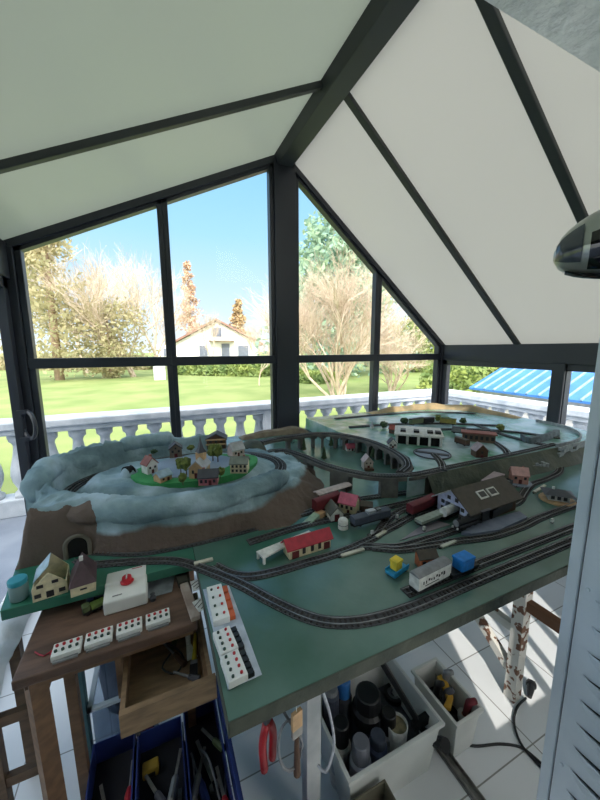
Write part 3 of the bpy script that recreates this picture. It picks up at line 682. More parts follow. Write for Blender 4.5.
def house(name, label, cat, p, rz, w, d, h, rh, wall, roof, ridge='x', wins=(), doors=(), chim=None, over=.06, tower=None, parent_mat=None):
    """w along local x, d along local y, the front faces local -y"""
    t = thing(name, label, cat, p, rz)
    if ridge == 'x':
        MB().prism3([(-w/2, -d/2, 0), (-w/2, d/2, 0), (-w/2, d/2, h), (-w/2, 0, h+rh), (-w/2, -d/2, h)], (w, 0, 0)).build('walls', wall, t)
        o = w*over; e = d*.08; k = rh/(d/2)
        rb = MB().prism3([(-w/2-o, -d/2-e, h-e*k), (-w/2-o, 0, h+rh), (-w/2-o, d/2+e, h-e*k), (-w/2-o, d/2+e, h-e*k+.003), (-w/2-o, 0, h+rh+.004), (-w/2-o, -d/2-e, h-e*k+.003)], (w+2*o, 0, 0))
    else:
        MB().prism3([(-w/2, -d/2, 0), (w/2, -d/2, 0), (w/2, -d/2, h), (0, -d/2, h+rh), (-w/2, -d/2, h)], (0, d, 0)).build('walls', wall, t)
        o = d*over; e = w*.08; k = rh/(w/2)
        rb = MB().prism3([(-w/2-e, -d/2-o, h-e*k), (0, -d/2-o, h+rh), (w/2+e, -d/2-o, h-e*k), (w/2+e, -d/2-o, h-e*k+.003), (0, -d/2-o, h+rh+.004), (-w/2-e, -d/2-o, h-e*k+.003)], (0, d+2*o, 0))
    rb.build('roof', roof, t)
    for x, z, a, b in wins: MB().box(x-a/2, x+a/2, -d/2-.0012, -d/2+.001, z-b/2, z+b/2).build('window', m_win, t)
    for x, a, b in doors: MB().box(x-a/2, x+a/2, -d/2-.0014, -d/2+.001, 0.0005, b).build('door', c_door, t)
    if chim: MB().box(chim[0]-.003, chim[0]+.003, chim[1]-.003, chim[1]+.003, h, h+rh+.006).build('chimney', c_rbrown, t)
    return t
VZ = .9815
v = P(150, 472, VZ); h1 = house('model_house', 'small white model house with red brown roof, leftmost in the hilltop village', 'model house', v, face(v)+.5, .030, .030, .026, .016, c_whit, c_rbrown, 'y', [(-.007, .017, .005, .006), (.007, .017, .005, .006)], [(0, .006, .011)], (.006, .004))
v = P(163, 480, VZ); house('model_house', 'little tan model cottage with pale blue roof at the front left of the village', 'model house', v, face(v)+.6, .034, .028, .014, .010, c_tan, c_lblue, 'x', [(-.008, .008, .005, .005)], [(.006, .006, .009)])
v = P(176, 456, VZ); house('model_house', 'grey brown stone model house at the back left of the village', 'model house', v, face(v), .036, .034, .028, .014, mc('stone_brown', (126, 112, 98)), c_dgrey, 'y', [(-.009, .020, .006, .007), (.009, .020, .006, .007), (0, .030, .005, .006)], [(0, .009, .013)])
v = P(200, 475, VZ); ch = house('model_church', 'tan model church with pale roof and dark pointed spire in the middle of the village', 'model church', v, face(v)-.35, .040, .050, .028, .018, c_tan, c_pale, 'y', [(-.009, .018, .005, .009), (.009, .018, .005, .009)], [(0, .010, .015)])
MB().box(-.011, .011, .004, .026, .0005, .060).build('tower', c_tan, ch); MB().lathe([(.016, .060), (.009, .070), (.0035, .088), (.0005, .104)], 4, (0, .015, 0)).build('spire', c_dgrey, ch)
v = P(209, 483, VZ); house('model_house', 'pink model house with dark grey roof at the front edge of the village', 'model house', v, face(v)-.15, .046, .030, .020, .014, c_pink, c_dgrey, 'x', [(-.016, .011, .006, .008), (-.005, .011, .006, .008), (.015, .011, .006, .008)], [(.005, .007, .013)], (-.012, .004))
v = P(240, 471, VZ); house('model_house', 'cream model house with many dark windows at the right end of the village', 'model house', v, face(v)-.2, .046, .036, .027, .012, c_cream, c_gr, 'x', [(x, z, .006, .007) for x in (-.016, -.005, .006, .017) for z in (.008, .020)], (), (.012, .004))
v = P(236, 455, VZ); house('model_house', 'pale pink model house with whitish roof just behind the many-windowed cream one', 'model house', v, face(v)+.5, .042, .034, .022, .018, mc('pale_pink', (214, 190, 186)), c_pale, 'x', [(-.010, .012, .006, .007), (.010, .012, .006, .007)], [(0, .006, .012)])
v = P(217, 447, VZ); cha = house('model_house', 'dark timber model chalet with balconies at the back of the village', 'model house', v, face(v)-.1, .062, .046, .034, .016, c_brown, c_dgrey, 'y', [(x, z, .008, .007) for x in (-.018, 0, .018) for z in (.009, .025)])
for z in (.015, .031): MB().box(-.033, .033, -.029, -.023, z, z+.004).build('balcony', c_tan, cha)
SCV = 1.4
for o_ in list(COL.objects):
    if o_.parent is None and o_.name.split('.')[0] in ('model_house', 'model_church'): o_.scale = (SCV, SCV, SCV)
# small trees
def mtree(label, p, h, r, mat, rnd_seed, trunk=.3, name='model_tree'):
    rnd = random.Random(rnd_seed); t = thing(name, label, 'model tree', p); t.scale = (1.3, 1.3, 1.3)
    MB().tube([(0, 0, 0), (0, 0, h*.6)], [h*.035, h*.02], 5).build('trunk', c_brown, t)
    mb = MB(); mb.ball((0, 0, h*(trunk+(1-trunk)*.5)), r, 7, 10, (1, 1, h*(1-trunk)*.5/r), .22, rnd); mb.build('foliage', mat, t)
m_t1 = M('olive_flock', (112, 122, 58), .9, (70, 84, 40), 120); m_t2 = M('dark_flock', (62, 86, 52), .9, (40, 58, 40), 120)
for i, (px, py, h, r, z, lab) in enumerate([(181, 473, .046, .015, VZ, 'left of the pair of olive model trees beside the church'), (186.5, 475, .052, .016, VZ, 'right of the pair of olive model trees beside the church'), (213, 461, .056, .016, VZ, 'left of the pair of tall model trees right of the church spire'), (218, 462, .058, .015, VZ, 'right of the pair of tall model trees right of the church spire'), (183, 485, .034, .012, VZ, 'lone round model tree at the front rim of the village'), (220.5, 478, .032, .012, VZ, 'small model tree against the right side of the pink house'), (191, 452, .026, .013, VZ, 'low bushy model tree at the back of the village'), (154, 455, .020, .012, VZ, 'squat dark model bush behind the leftmost village house')]):
    mtree('olive '+lab if 'olive' not in lab else lab, P(px, py, z), h, r, m_t1 if i < 7 else m_t2, i)
for i, (px, py, lab) in enumerate([(331, 447, 'dark model fir under the arches of the rear viaduct'), (324, 460, 'dark model fir standing inside the front viaduct ramp'), (304, 451, 'dark model fir at the left end of the rear viaduct'), (373, 458, 'dark model fir beside the pale-roofed chapel')]):
    p = P(px, py, TZ+.0005); t = thing('model_fir', lab, 'model tree', p); MB().tube([(0, 0, 0), (0, 0, .02)], .003, 5).build('trunk', c_brown, t)
    MB().lathe([(.004, .010), (.017, .012), (.009, .032), (.013, .034), (.006, .052), (.009, .054), (.0005, .078)], 9).build('foliage', m_t2, t)
# hamlets right of the mountain
G = TZ+.0005
def hq(px, py, z=G): return P(px, py, z)
v = hq(275, 461); house('model_house', 'tiny yellow gabled model house beside the mountain line at its right end', 'model house', v, face(v), .034, .03, .022, .014, mc('straw', (214, 186, 110)), c_brown, 'y', [(0, .016, .006, .006)], [(0, .007, .011)])
v = hq(292, 470); house('model_hut', 'low model hut with mossy grey roof inside the left end of the viaduct ramp', 'model hut', v, face(v)-.4, .055, .04, .016, .020, c_brown, c_gr, 'x', (), [(.01, .008, .011)])
v = hq(293.5, 502); house('model_house', 'narrow pinkish model house at the foot of the mountain right slope', 'model house', v, face(v), .030, .03, .036, .010, mc('rosy_stone', (176, 132, 116)), c_pgrey, 'x', [(-.006, .024, .006, .007), (.007, .024, .006, .007)], [(0, .008, .014)])
v = hq(350, 450); house('model_house', 'model cottage with bright rose red roof below the rear viaduct arches', 'model house', v, face(v)+.4, .052, .04, .018, .020, c_whit, c_rose, 'x', [(-.012, .010, .007, .007)], [(.008, .008, .013)])
v = hq(367, 468); hc = house('model_chapel', 'pale model chapel with whitish pink roof standing between the two viaducts', 'model chapel', v, face(v)+.3, .046, .05, .040, .026, mc('warm_white', (206, 192, 184)), mc('pinkish_white_roof', (214, 192, 192)), 'y', [(-.010, .034, .006, .008), (.010, .034, .006, .008)], [(0, .012, .022)])
MB().box(-.022, .022, -.047, -.026, 0, .012).build('porch_steps', c_brown, hc)
v = hq(344, 437, .86); house('model_house', 'small model house with salmon roof behind the rear viaduct', 'model house', v, face(v), .05, .04, .03, .022, c_brown, mc('salmon_roof', (190, 116, 112)), 'x')
v = hq(367, 437, .87); hc = house('model_church', 'white model church with scarlet roof and pointed tower at the back edge', 'model church', v, face(v)-.3, .07, .045, .030, .030, c_whit, mc('scarlet_roof', (190, 62, 58)), 'x', [(-.02, .014, .007, .012), (-.004, .014, .007, .012), (.012, .014, .007, .012)])
MB().box(.022, .042, -.012, .008, .0005, .075).build('tower', c_whit, hc); MB().lathe([(.015, .075), (.007, .095), (.0005, .115)], 4, (.032, -.002, 0)).build('spire', c_pale, hc)
v = hq(394, 433, UZ); house('model_house', 'brown model house with rust coloured roof behind the curve of the rear viaduct', 'model house', v, face(v)-.4, .050, .040, .028, .020, c_brown, mc('rust_roof', (164, 84, 70)), 'x', [(0, .014, .008, .010)])
v = hq(392, 447, UZ); house('model_house', 'white gabled model house just left of the roundhouse', 'model house', v, face(v)+.2, .044, .044, .024, .024, c_whit, c_dgrey, 'y', [(-.01, .017, .008, .01), (.01, .017, .008, .01)], [(0, .009, .014)])
# roundhouse and turntable
v = (P(409, 446, UZ)+P(445, 446, UZ))/2
rh = thing('roundhouse', 'white flat-roofed model roundhouse with dark open stalls facing the turntable', 'model shed', v+Vector((.02, .09, 0)), face(v)+.08)
mb = MB().box(-.118, .118, .02, .10, 0, .058)
for k in range(5): x = -.112+.056*k; mb.box(x-.006, x+.006, -.085, .02, 0, .050)
mb.build('walls', c_whit, rh); MB().box(-.125, .125, -.095, .105, .050, .060).build('roof', c_whit, rh)
for x in (-.08, -.01, .06, .10): MB().box(x-.014, x+.014, -.05, -.01, .060, .072).build('roof_vent', c_black, rh)
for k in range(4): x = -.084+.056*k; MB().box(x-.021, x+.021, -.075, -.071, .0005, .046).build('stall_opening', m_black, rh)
v = P(432, 454, UZ); tt = thing('turntable', 'round model turntable pit in front of the roundhouse', 'turntable', v)
ring = [(.085*math.cos(2*PI*k/36), .085*math.sin(2*PI*k/36), .003) for k in range(37)]
MB().lathe([(.083, .0005), (.083, .0022)], 36).build('pit_floor', m_pave, tt); MB().tube(ring, .0035, 6, False).build('rim', c_dgrey, tt)
MB().box(-.078, .078, -.012, .012, .0025, .006, -.9).build('bridge', c_dgrey, tt)
# brown station and house in the rear yard
v = P(478, 441, UZ); b_ = thing('model_station', 'long brown flat-roofed model station in the rear yard', 'model station', v, face(v)+.1)
MB().box(-.08, .08, -.025, .03, 0, .045).build('walls', mc('umber_wall', (120, 98, 84)), b_); MB().box(-.088, .088, -.034, .036, .045, .052).build('roof', c_rbrown, b_)
for k in range(6): MB().box(-.07+.026*k, -.056+.026*k, -.0262, -.024, .014, .034).build('window', m_win, b_)
v = P(479, 456, UZ); house('model_house', 'small brown model house with pale roof in front of the long brown station', 'model house', v, face(v)+.5, .055, .05, .034, .028, c_brown, c_pgrey, 'y', [(0, .026, .009, .010)], [(.0, .010, .014)])
# wagons
def wagon(name, label, a, b, z, h, col, roof=None, w=.030, style='box', load=None, cat='model wagon'):
    a = P(*a, z+.012); b = P(*b, z+.012); L = (b-a).length; c = (a+b)/2; c.z = z+.0075; rz = math.atan2(b.y-a.y, b.x-a.x)
    t = thing(name, label, cat, c, rz)
    MB().box(-L/2, L/2, -w*.42, w*.42, .006, .012).build('chassis', c_black, t)
    for sx in (-1, 1):
        for sy in (-1, 1):
            MB().add(*wheel(sx*L*.32, sy*.0085)).build('wheel', c_black, t)
        MB().box(sx*L/2-.004*(sx < 0)-.0, sx*L/2+.004*(sx > 0), -.004, .004, .006, .010).build('coupling', c_black, t)
    if style == 'box':
        MB().box(-L/2+.002, L/2-.002, -w/2, w/2, .012, .012+h).build('body', col, t)
        n = 8; pr_ = [(-L/2, w/2*1.05*math.cos(PI*k/n), .012+h+h*.18*math.sin(PI*k/n)) for k in range(n+1)]
        if roof: MB().prism3(pr_, (L, 0, 0)).build('roof', roof, t)
    elif style == 'tank':
        MB().tube([(-L/2+.004, 0, .012+h/2), (L/2-.004, 0, .012+h/2)], h/2, 14).build('tank', col, t, smooth=False); MB().lathe([(.006, 0), (.006, h*.2)], 10, (0, 0, .010+h)).build('filler_dome', col, t)
    elif style == 'open':
        mb = MB().box(-L/2, L/2, -w/2, -w/2+.002, .012, .012+h).box(-L/2, L/2, w/2-.002, w/2, .012, .012+h).box(-L/2, -L/2+.002, -w/2, w/2, .012, .012+h).box(L/2-.002, L/2, -w/2, w/2, .012, .012+h).box(-L/2, L/2, -w/2, w/2, .012, .014)
        mb.build('body', col, t)
        if load: MB().box(-L*.42, L*.42, -w*.42, w*.42, .014, .012+h*.85).build('load', load, t)
    elif style == 'flat': MB().box(-L/2, L/2, -w/2, w/2, .012, .012+h).build('deck', col, t)
    return t, L
def wheel(x, y):
    n = 12; vs = []
    for yy in (y-.0015, y+.0015): vs += [(x+.006*math.cos(2*PI*k/n), yy, .0062+.006*math.sin(2*PI*k/n)) for k in range(n)]
    return vs, [tuple(range(n)), tuple(reversed(range(n, 2*n)))]+[(i, n+i, n+(i+1) % n, (i+1) % n) for i in range(n)]
wagon('railway_coach', 'maroon model coach at the left end of the yard line before the engine shed', (409, 515), (434, 504), TZ, .028, c_mar, c_mar)
wagon('goods_wagon', 'brown open model goods wagon coupled behind the maroon coach', (436, 504), (452, 497), TZ, .018, c_brown, None, style='open', load=mc('rust_load', (120, 84, 62)))
wagon('tank_wagon', 'white model tank wagon beside the engine shed gable', (442, 519), (461, 510), TZ, .032, c_whit, style='tank')
wagon('flat_wagon', 'pale green flat model wagon below the maroon coach', (418, 525), (443, 515), TZ, .010, mc('pale_green_grey', (160, 168, 156)), style='flat')
wg, L = wagon('goods_van', 'white model goods van with dark lettering and grey roof on the front siding', (413, 591), (446, 574), TZ, .034, c_whit, c_grey)
mb = MB(); rnd = random.Random(4)
for k in range(9): x = -L*.36+L*.075*k; mb.box(x, x+L*.05*rnd.uniform(.5, 1), -.0156, -.0148, .024+rnd.uniform(0, .006), .028+rnd.uniform(.002, .008))
mb.box(-L*.3, L*.1, -.0156, -.0148, .018, .020); mb.build('lettering', c_black, wg)
bz = wagon('flat_wagon', 'dark flat model wagon coupled behind the white goods van', (448, 577), (474, 565), TZ, .006, c_black, style='flat')[0]
v = P(463, 567, TZ+.026); bc = thing('blue_crate', 'bright blue ribbed plastic crate standing on the dark flat wagon', 'crate', (v.x, v.y, TZ+.0256), bz.rotation_euler.z)
MB().box(-.024, .024, -.016, .016, 0, .032).build('body', c_blue, bc, bevel=.003); MB().box(-.0255, .0255, -.0175, .0175, .026, .0335).build('lid', c_blue, bc, bevel=.002)
# yellow load on the blue truck
v = P(397, 572, G); by = thing('blue_flatbed', 'cyan blue plastic flatbed lying on the green board left of the signal hut', 'flatbed', v, .25)
MB().box(-.032, .032, -.016, .016, .003, .012).build('bed', c_cyan, by, bevel=.002); MB().box(-.032, .032, -.016, -.013, .012, .018).box(-.032, .032, .013, .016, .012, .018).build('sides', c_cyan, by)
for s in (-1, 1): MB().tube([(s*.02, -.015, .004), (s*.02, .015, .004)], .004, 8).build('wheels', c_black, by)
yb = thing('yellow_crate', 'yellow plastic crate on the cyan flatbed', 'crate', v+Vector((-.004, 0, .0125)), .25); MB().box(-.013, .013, -.011, .011, 0, .027).build('body', c_yel, yb, bevel=.002); MB().box(-.0138, .0138, -.0118, .0118, .021, .0275).build('lid', c_yel, yb)
# steam locomotive and tender
def loco(label, a, b, z):
    a = P(*a, z+.012); b = P(*b, z+.012); L = (b-a).length; c = (a+b)/2; c.z = z+.0075; rz = math.atan2(b.y-a.y, b.x-a.x)
    t = thing('steam_locomotive', label, 'model locomotive', c, rz)
    MB().box(-L/2, L/2, -.013, .013, .010, .015).build('frame', c_black, t)
    MB().tube([(-L/2+.004, 0, .027), (L*.22, 0, .027)], .0125, 14).build('boiler', c_black, t); MB().tube([(-L/2+.002, 0, .027), (-L/2+.005, 0, .027)], .011, 14).build('smokebox_door', c_grey, t)
    MB().lathe([(.005, 0), (.004, .012), (.006, .014)], 10, (-L*.38, 0, .038)).build('chimney', c_black, t); MB().lathe([(.006, 0), (.006, .005), (.003, .009)], 10, (-L*.1, 0, .038)).build('steam_dome', c_black, t)
    MB().box(L*.22, L*.46, -.015, .015, .015, .046).build('cab', c_black, t); MB().box(L*.20, L*.5, -.017, .017, .046, .049).build('cab_roof', c_dgrey, t)
    for s in (-1, 1):
        MB().box(-L*.46, L*.1, s*.0145-.002, s*.0145+.002, .018, .021).build('running_board', c_dgrey, t)
        for k in range(4): MB().add(*wheel(-L*.32+L*.19*k, s*.0085)).build('wheel', c_black, t)
        MB().box(-L*.42, -L*.30, s*.0135-.004, s*.0135+.004, .007, .016).build('cylinder', c_black, t)
    MB().tube([(-L/2-.001, -.009, .012), (-L/2+.002, -.009, .012)], .004, 8).tube([(-L/2-.001, .009, .012), (-L/2+.002, .009, .012)], .004, 8).build('lamps', c_whit, t)
    return t
loco('black model steam locomotive in front of the engine shed, headed left', (455, 530), (486, 519), TZ)
wagon('loco_tender', 'black coal tender coupled behind the steam locomotive', (488, 518), (508, 507), TZ, .024, c_black, None, style='open', load=m_black, cat='model tender')
# engine shed with big brown roof
A_ = P(455, 492, TZ+.095); B_ = P(497, 480, TZ+.095); c = (A_+B_)/2; rz = math.atan2(B_.y-A_.y, B_.x-A_.x); L = (B_-A_).length
es = thing('engine_shed', 'model engine shed with big brown roof, two white-framed skylights and pale blue gable', 'model shed', (c.x+.0, c.y-.005, G), rz)
w = .115; es.scale = (1.12, 1.12, 1.12)
MB().prism3([(-L/2, -w/2, 0), (-L/2, -w/2+.03, 0), (-L/2, -w/2+.03, .05), (-L/2, w/2-.03, .05), (-L/2, w/2-.03, 0), (-L/2, w/2, 0), (-L/2, w/2, .055), (-L/2, 0, .095), (-L/2, -w/2, .055)], (.006, 0, 0)).build('gable_wall', c_bluew, es)
MB().box(-L/2, L/2, w/2-.005, w/2, 0, .055).build('back_wall', c_bluew, es); MB().box(-L/2+.02, L/2, -w/2, -w/2+.005, 0, .055).build('front_wall', c_brown, es)
for y, z in ((-.036, .022), (-.036, .044), (.036, .022), (.036, .044), (-.014, .066), (.014, .066)): MB().box(-L/2-.001, -L/2+.001, y-.006, y+.006, z-.006, z+.006).build('window', m_win, es)
for s, mt_ in ((-1, c_roofb), (1, c_pale)):
    e_ = w/2+.016; MB().prism3([(-L/2-.012, 0, .095), (-L/2-.012, s*e_, .043), (-L/2-.012, s*e_, .047), (-L/2-.012, 0, .0995)], (L+.024, 0, 0)).build('roof', mt_, es)
sl = (.0995-.047)/(w/2+.016)
for x in (-.028, .022):
    y_ = -.034; z_ = .0995-.034*sl; til = Matrix.Rotation(math.atan(sl), 3, 'X')
    f = MB().box(-.019, .019, -.014, .014, 0, .003, 0, (x, y_, z_), til).build('skylight', c_whit, es); MB().box(-.014, .014, -.009, .009, .0031, .0036, 0, (x, y_, z_), til).build('skylight_pane', m_win, f)
# grey platform beside the shed
pts = [P(*q, TZ) for q in ((461, 535), (471, 537), (499, 533), (527, 520), (519, 514), (474, 527))]
mb = MB().prism([(p.x, p.y) for p in pts], G, TZ+.012); tag(mb.build('loading_platform', M('platform_slate', (118, 126, 146), .6, (100, 108, 128), 30)), 'slate grey loading platform in front of the engine shed', 'platform')
# yard paving between tracks
pts = [P(*q, TZ) for q in ((400, 541), (415, 536), (450, 525), (438, 521), (420, 527))]
tag(MB().prism([(p.x, p.y) for p in pts], G-.0004, TZ+.002).build('yard_paving', M('mauve_grey_paving', (140, 134, 142), .7, (122, 118, 128), 20)), 'mauve grey paved strip between the yard tracks', 'paving')
# station canopy behind the shed, flat wagon, pink house, pavilion
v = P(493, 480, TZ+.04); cp = thing('station_canopy', 'flat pinkish grey station canopy behind the engine shed roof', 'model canopy', (v.x, v.y, G), .30)
MB().box(-.075, .075, -.022, .022, .048, .053).build('roof', c_pgrey, cp)
for x in (-.06, 0, .06): MB().box(x-.003, x+.003, -.003, .003, 0, .048).build('post', c_dgrey, cp)
wagon('goods_wagon', 'dark loaded model wagon at the right end of the engine shed', (489, 493), (509, 484), TZ, .016, c_slate, None, style='open', load=c_grey)
v = P(518, 483, TZ+.001); ph = house('model_house', 'pink model house with yellow trim on a rounded base right of the canopy', 'model house', v+Vector((0, 0, .006)), face(v)+.3, .062, .05, .040, .026, mc('salmon_pink_wall', (222, 164, 152)), mc('pale_pink_roof', (206, 160, 156)), 'x', [(-.018, .026, .010, .012), (.018, .026, .010, .012)], [(0, .012, .020)], (.015, .005))
MB().lathe([(.055, -.0055), (.053, 0)], 20).build('base', m_pave, ph)
v = P(557, 500, G); pv = thing('pavilion', 'small model pavilion with wide dark hipped roof on the right pale gravel', 'model pavilion', v, face(v)+.25)
MB().lathe([(.062, 0), (.060, .005)], 20).build('base', c_tan, pv); MB().box(-.034, .034, -.024, .024, .005, .030).build('walls', c_whit, pv)
for x in (-.02, 0, .02): MB().box(x-.006, x+.006, -.0252, -.023, .010, .024).build('window', m_win, pv)
MB().add([(-.052, -.042, .030), (.052, -.042, .030), (.052, .042, .030), (-.052, .042, .030), (-.020, 0, .046), (.020, 0, .046)], [(0, 1, 5, 4), (1, 2, 5), (2, 3, 4, 5), (3, 0, 4), (3, 2, 1, 0)]).build('roof', c_dgrey, pv)
MB().box(-.02, -.012, -.004, .004, .038, .054).build('chimney', c_whit, pv)
# red roofed station group
v = P(349, 511, G); s1 = house('model_station', 'cream model station house with rose red roof in the middle of the layout', 'model station', v, face(v)-.35, .062, .050, .040, .026, c_cream, c_rose, 'x', [(-.018, .026, .009, .012), (0, .026, .009, .012), (.018, .026, .009, .012)], [(.006, .009, .017)])
v = P(334, 517, G); house('model_barn', 'model barn with dark grey roof and white gable joined left of the station house', 'model barn', v, face(v)+.35, .046, .062, .026, .024, c_whit, mc('dark_olive_roof', (96, 94, 84)), 'y', (), [(0, .018, .026)])
v = P(366, 510, G); house('model_shed', 'small dark brown model shed right of the red-roofed station', 'model shed', v, face(v), .044, .04, .024, .008, c_brown, c_roofb, 'x')
wagon('railcar', 'dark red model railcar standing behind the grey barn', (314, 512), (338, 503), TZ, .034, c_mar, c_mar, cat='model railcar')
A_ = P(316, 494, TZ+.045); B_ = P(349, 484, TZ+.045); c = (A_+B_)/2
cp = thing('platform_roof', 'long pale platform roof behind the red railcar', 'model canopy', (c.x, c.y, G), math.atan2(B_.y-A_.y, B_.x-A_.x)); L = (B_-A_).length
MB().prism3([(-L/2, -.020, .044), (-L/2, 0, .049), (-L/2, .020, .044), (-L/2, .020, .047), (-L/2, 0, .052), (-L/2, -.020, .047)], (L, 0, 0)).build('roof', mc('pinkish_white', (204, 188, 186)), cp)
for k in range(4): x = -L*.42+L*.28*k; MB().box(x-.002, x+.002, -.002, .002, 0, .046).build('post', c_brown, cp)
v = P(311, 521, G); rp = thing('loading_ramp', 'small whitish green loading ramp at the left end of the station platform', 'model ramp', v, .35); MB().prism3([(-.03, -.014, 0), (.03, -.014, 0), (.03, -.014, .018)], (0, .028, 0)).build('slope', mc('greenish_white', (170, 196, 176)), rp); MB().box(.03, .062, -.014, .014, 0, .018).build('deck', c_tan, rp)
# slate blue locomotive and white tank beside the station
lw = wagon('diesel_locomotive', 'slate blue model diesel locomotive in front of the station', (352, 526), (388, 516), TZ, .022, c_slate, c_slate, cat='model locomotive')[0]
MB().box(-.018, .016, -.010, .010, .036, .046).build('cab', c_pale, lw, bevel=.002); MB().box(.024, .040, -.006, .006, .036, .043).build('exhaust_box', c_grey, lw)
v = P(343, 528, G); tk = thing('storage_tank', 'round white model storage tank left of the slate blue locomotive', 'model tank', v); MB().lathe([(.017, 0), (.017, .028), (.014, .033), (.0005, .034)], 20).build('shell', c_whit, tk, smooth=False); MB().lathe([(.0176, .014), (.0176, .016)], 20).build('hoop', c_grey, tk)
# white ramp and red shed
a = P(260, 562, TZ); b = P(310, 538, TZ); c = (a+b)/2; L = (b-a).length
pf = thing('trestle_platform', 'long white tapering model platform on legs left of the red-roofed goods shed', 'model platform', (c.x, c.y, G), math.atan2(b.y-a.y, b.x-a.x))
MB().prism([(-L/2, -.019), (L/2, -.006), (L/2, .006), (-L/2, .019)], .018, .023).build('deck', c_whit, pf)
for x, y in ((-L/2+.004, -.016), (-L/2+.004, .016), (0, -.009), (0, .009)): MB().box(x-.003, x+.003, y-.003, y+.003, 0, .018).build('leg', c_whit, pf)
a = P(289, 560, TZ); b = P(330, 547, TZ); c = (a+b)/2; L = (b-a).length
rs = house('goods_shed', 'cream model goods shed with long crimson roof and dark red doors', 'model shed', (c.x, c.y+.020, G), math.atan2(b.y-a.y, b.x-a.x), L*1.0, .044, .030, .020, c_cream, c_red, 'x', [(x*L, .017, .010, .020) for x in (-.16, .04, .22)], [(-.36*L, .022, .022), (.40*L, .020, .022)])
# signal hut
v = P(425, 566, G); sh = house('signal_hut', 'model signal hut with dark overhanging roof and orange brick end left of the white van', 'model hut', v, face(v)+.55, .044, .034, .034, .014, c_brk, c_roofb, 'x', [(-.013, .020, .010, .012), (.002, .020, .010, .012), (.015, .020, .008, .012)], (), None, .16)
MB().box(-.04, .03, -.035, -.018, 0, .004).build('base', c_grey, sh)
# point motors and small signals
for i, (a, b, lab) in enumerate([((341, 557), (364, 550), 'whitish point motor cover lying below the junction in front of the goods shed'), ((441, 548), (456, 542), 'whitish point motor cover beside the lower yard line'), ((376, 538), (386, 532), 'pale point motor at the left end of the yard fan'), ((194, 565), (213, 560), 'grey point motor cover beside the main line at the front left'), ((534, 493), (545, 486), 'pale point motor by the curve left of the pavilion')]):
    A_ = P(*a, G); B_ = P(*b, G); c = (A_+B_)/2; L = (B_-A_).length
    t = thing('point_motor', lab, 'point motor', c, math.atan2(B_.y-A_.y, B_.x-A_.x)); MB().box(-L/2, L/2, -.006, .006, 0, .007).build('cover', mc('ivory_plastic', (206, 204, 190)), t, bevel=.002); MB().box(-L/2-.008, -L/2, -.003, .003, 0, .004).build('lever', c_black, t)
for px, py, lab in [(397, 519, 'between the two upper yard lines left of the maroon coach'), (424, 531, 'on the mauve paving strip'), (372, 535, 'at the left tip of the yard fan'), (552, 523, 'near the right end of the platform line'), (211, 534, 'at the foot of the mountain front wall'), (263, 526, 'beside the mountain foot line left of the station')]:
    t = thing('signal_post', 'tiny white signal post '+lab, 'model signal', P(px, py, TZ+.004)); MB().box(-.0035, .0035, -.0035, .0035, 0, .004).build('foot', c_black, t); MB().box(-.0045, .0045, -.003, .003, .004, .016).build('head', c_whit, t)
# stone bridge and curved retaining wall at the right end
pa = smoothpath([(1.90, .985, UZ), (2.05, .985, UZ), (2.20, 1.02, UZ), (2.32, 1.10, UZ), (2.40, 1.22, UZ), (2.42, 1.38, UZ)], .02)
rw = thing('curved_parapet', 'pale grey stone parapet wall curving round the right end of the raised line', 'model wall', pa[0])
mb = MB(); vs = []
for i, p in enumerate(pa):
    d = pa[min(i+1, len(pa)-1)]-pa[max(i-1, 0)]; u = Vector((-d.y, d.x, 0)).normalized(); q = p-pa[0]
    vs += [q-u*.026, q-u*.020, q-u*.020+Vector((0, 0, .018)), q-u*.026+Vector((0, 0, .018))]
n = len(pa); mb.add(vs, [(4*i+k, 4*i+(k+1) % 4, 4*i+4+(k+1) % 4, 4*i+4+k) for i in range(n-1) for k in range(4)]+[(0, 3, 2, 1), (4*n-4, 4*n-3, 4*n-2, 4*n-1)])
m_ston2 = M('pale_model_stone', (168, 174, 178), .8, (132, 138, 142), 40, bump=.4); mb.build('parapet', m_ston2, rw)
br = thing('stone_bridge', 'grey model bridge with two arches at the right end of the raised line', 'model bridge', (2.02, .955, G), .06)
for k in range(3): MB().box(-.13+.13*k-.018, -.13+.13*k+.018, -.02, .004, 0, UZ-TZ-.022).build('pier', m_ston2, br)
mb = MB()
for k in range(2):
    x0_ = -.112+.13*k; pts = [(x0_+.047-.047*math.cos(PI*j/10), -.02, .038+.026*math.sin(PI*j/10)) for j in range(11)]
    for j in range(10): mb.prism3([pts[j], pts[j+1], (pts[j+1][0], -.02, UZ-TZ-.002), (pts[j][0], -.02, UZ-TZ-.002)], (0, .024, 0))
mb.build('spandrel', m_ston2, br); MB().box(-.17, .17, -.024, -.018, UZ-TZ-.002, UZ-TZ+.014).build('railing', m_ston2, br)
hw = MB(); rnd = random.Random(9)
cpts = [P(*q, UZ) for q in ((524, 441), (531, 444), (546, 441), (560, 436))]
pa = smoothpath(cpts, .01); vs = []
for p in pa:
    hh = .035+.006*noise.noise(p*20); vs += [(p.x, p.y, UZ+.0005), (p.x, p.y+.02, UZ+.0005), (p.x, p.y+.025, UZ+hh), (p.x, p.y+.005, UZ+hh)]
n = len(pa); hw.add(vs, [(4*i+k, 4*i+(k+1) % 4, 4*i+4+(k+1) % 4, 4*i+4+k) for i in range(n-1) for k in range(4)]+[(0, 3, 2, 1), (4*n-4, 4*n-3, 4*n-2, 4*n-1)])
tag(hw.build('retaining_wall', M('blue_grey_stone', (112, 124, 132), .9, (84, 94, 100), 30, bump=.6)), 'rough blue grey retaining wall near the right back corner', 'model wall')
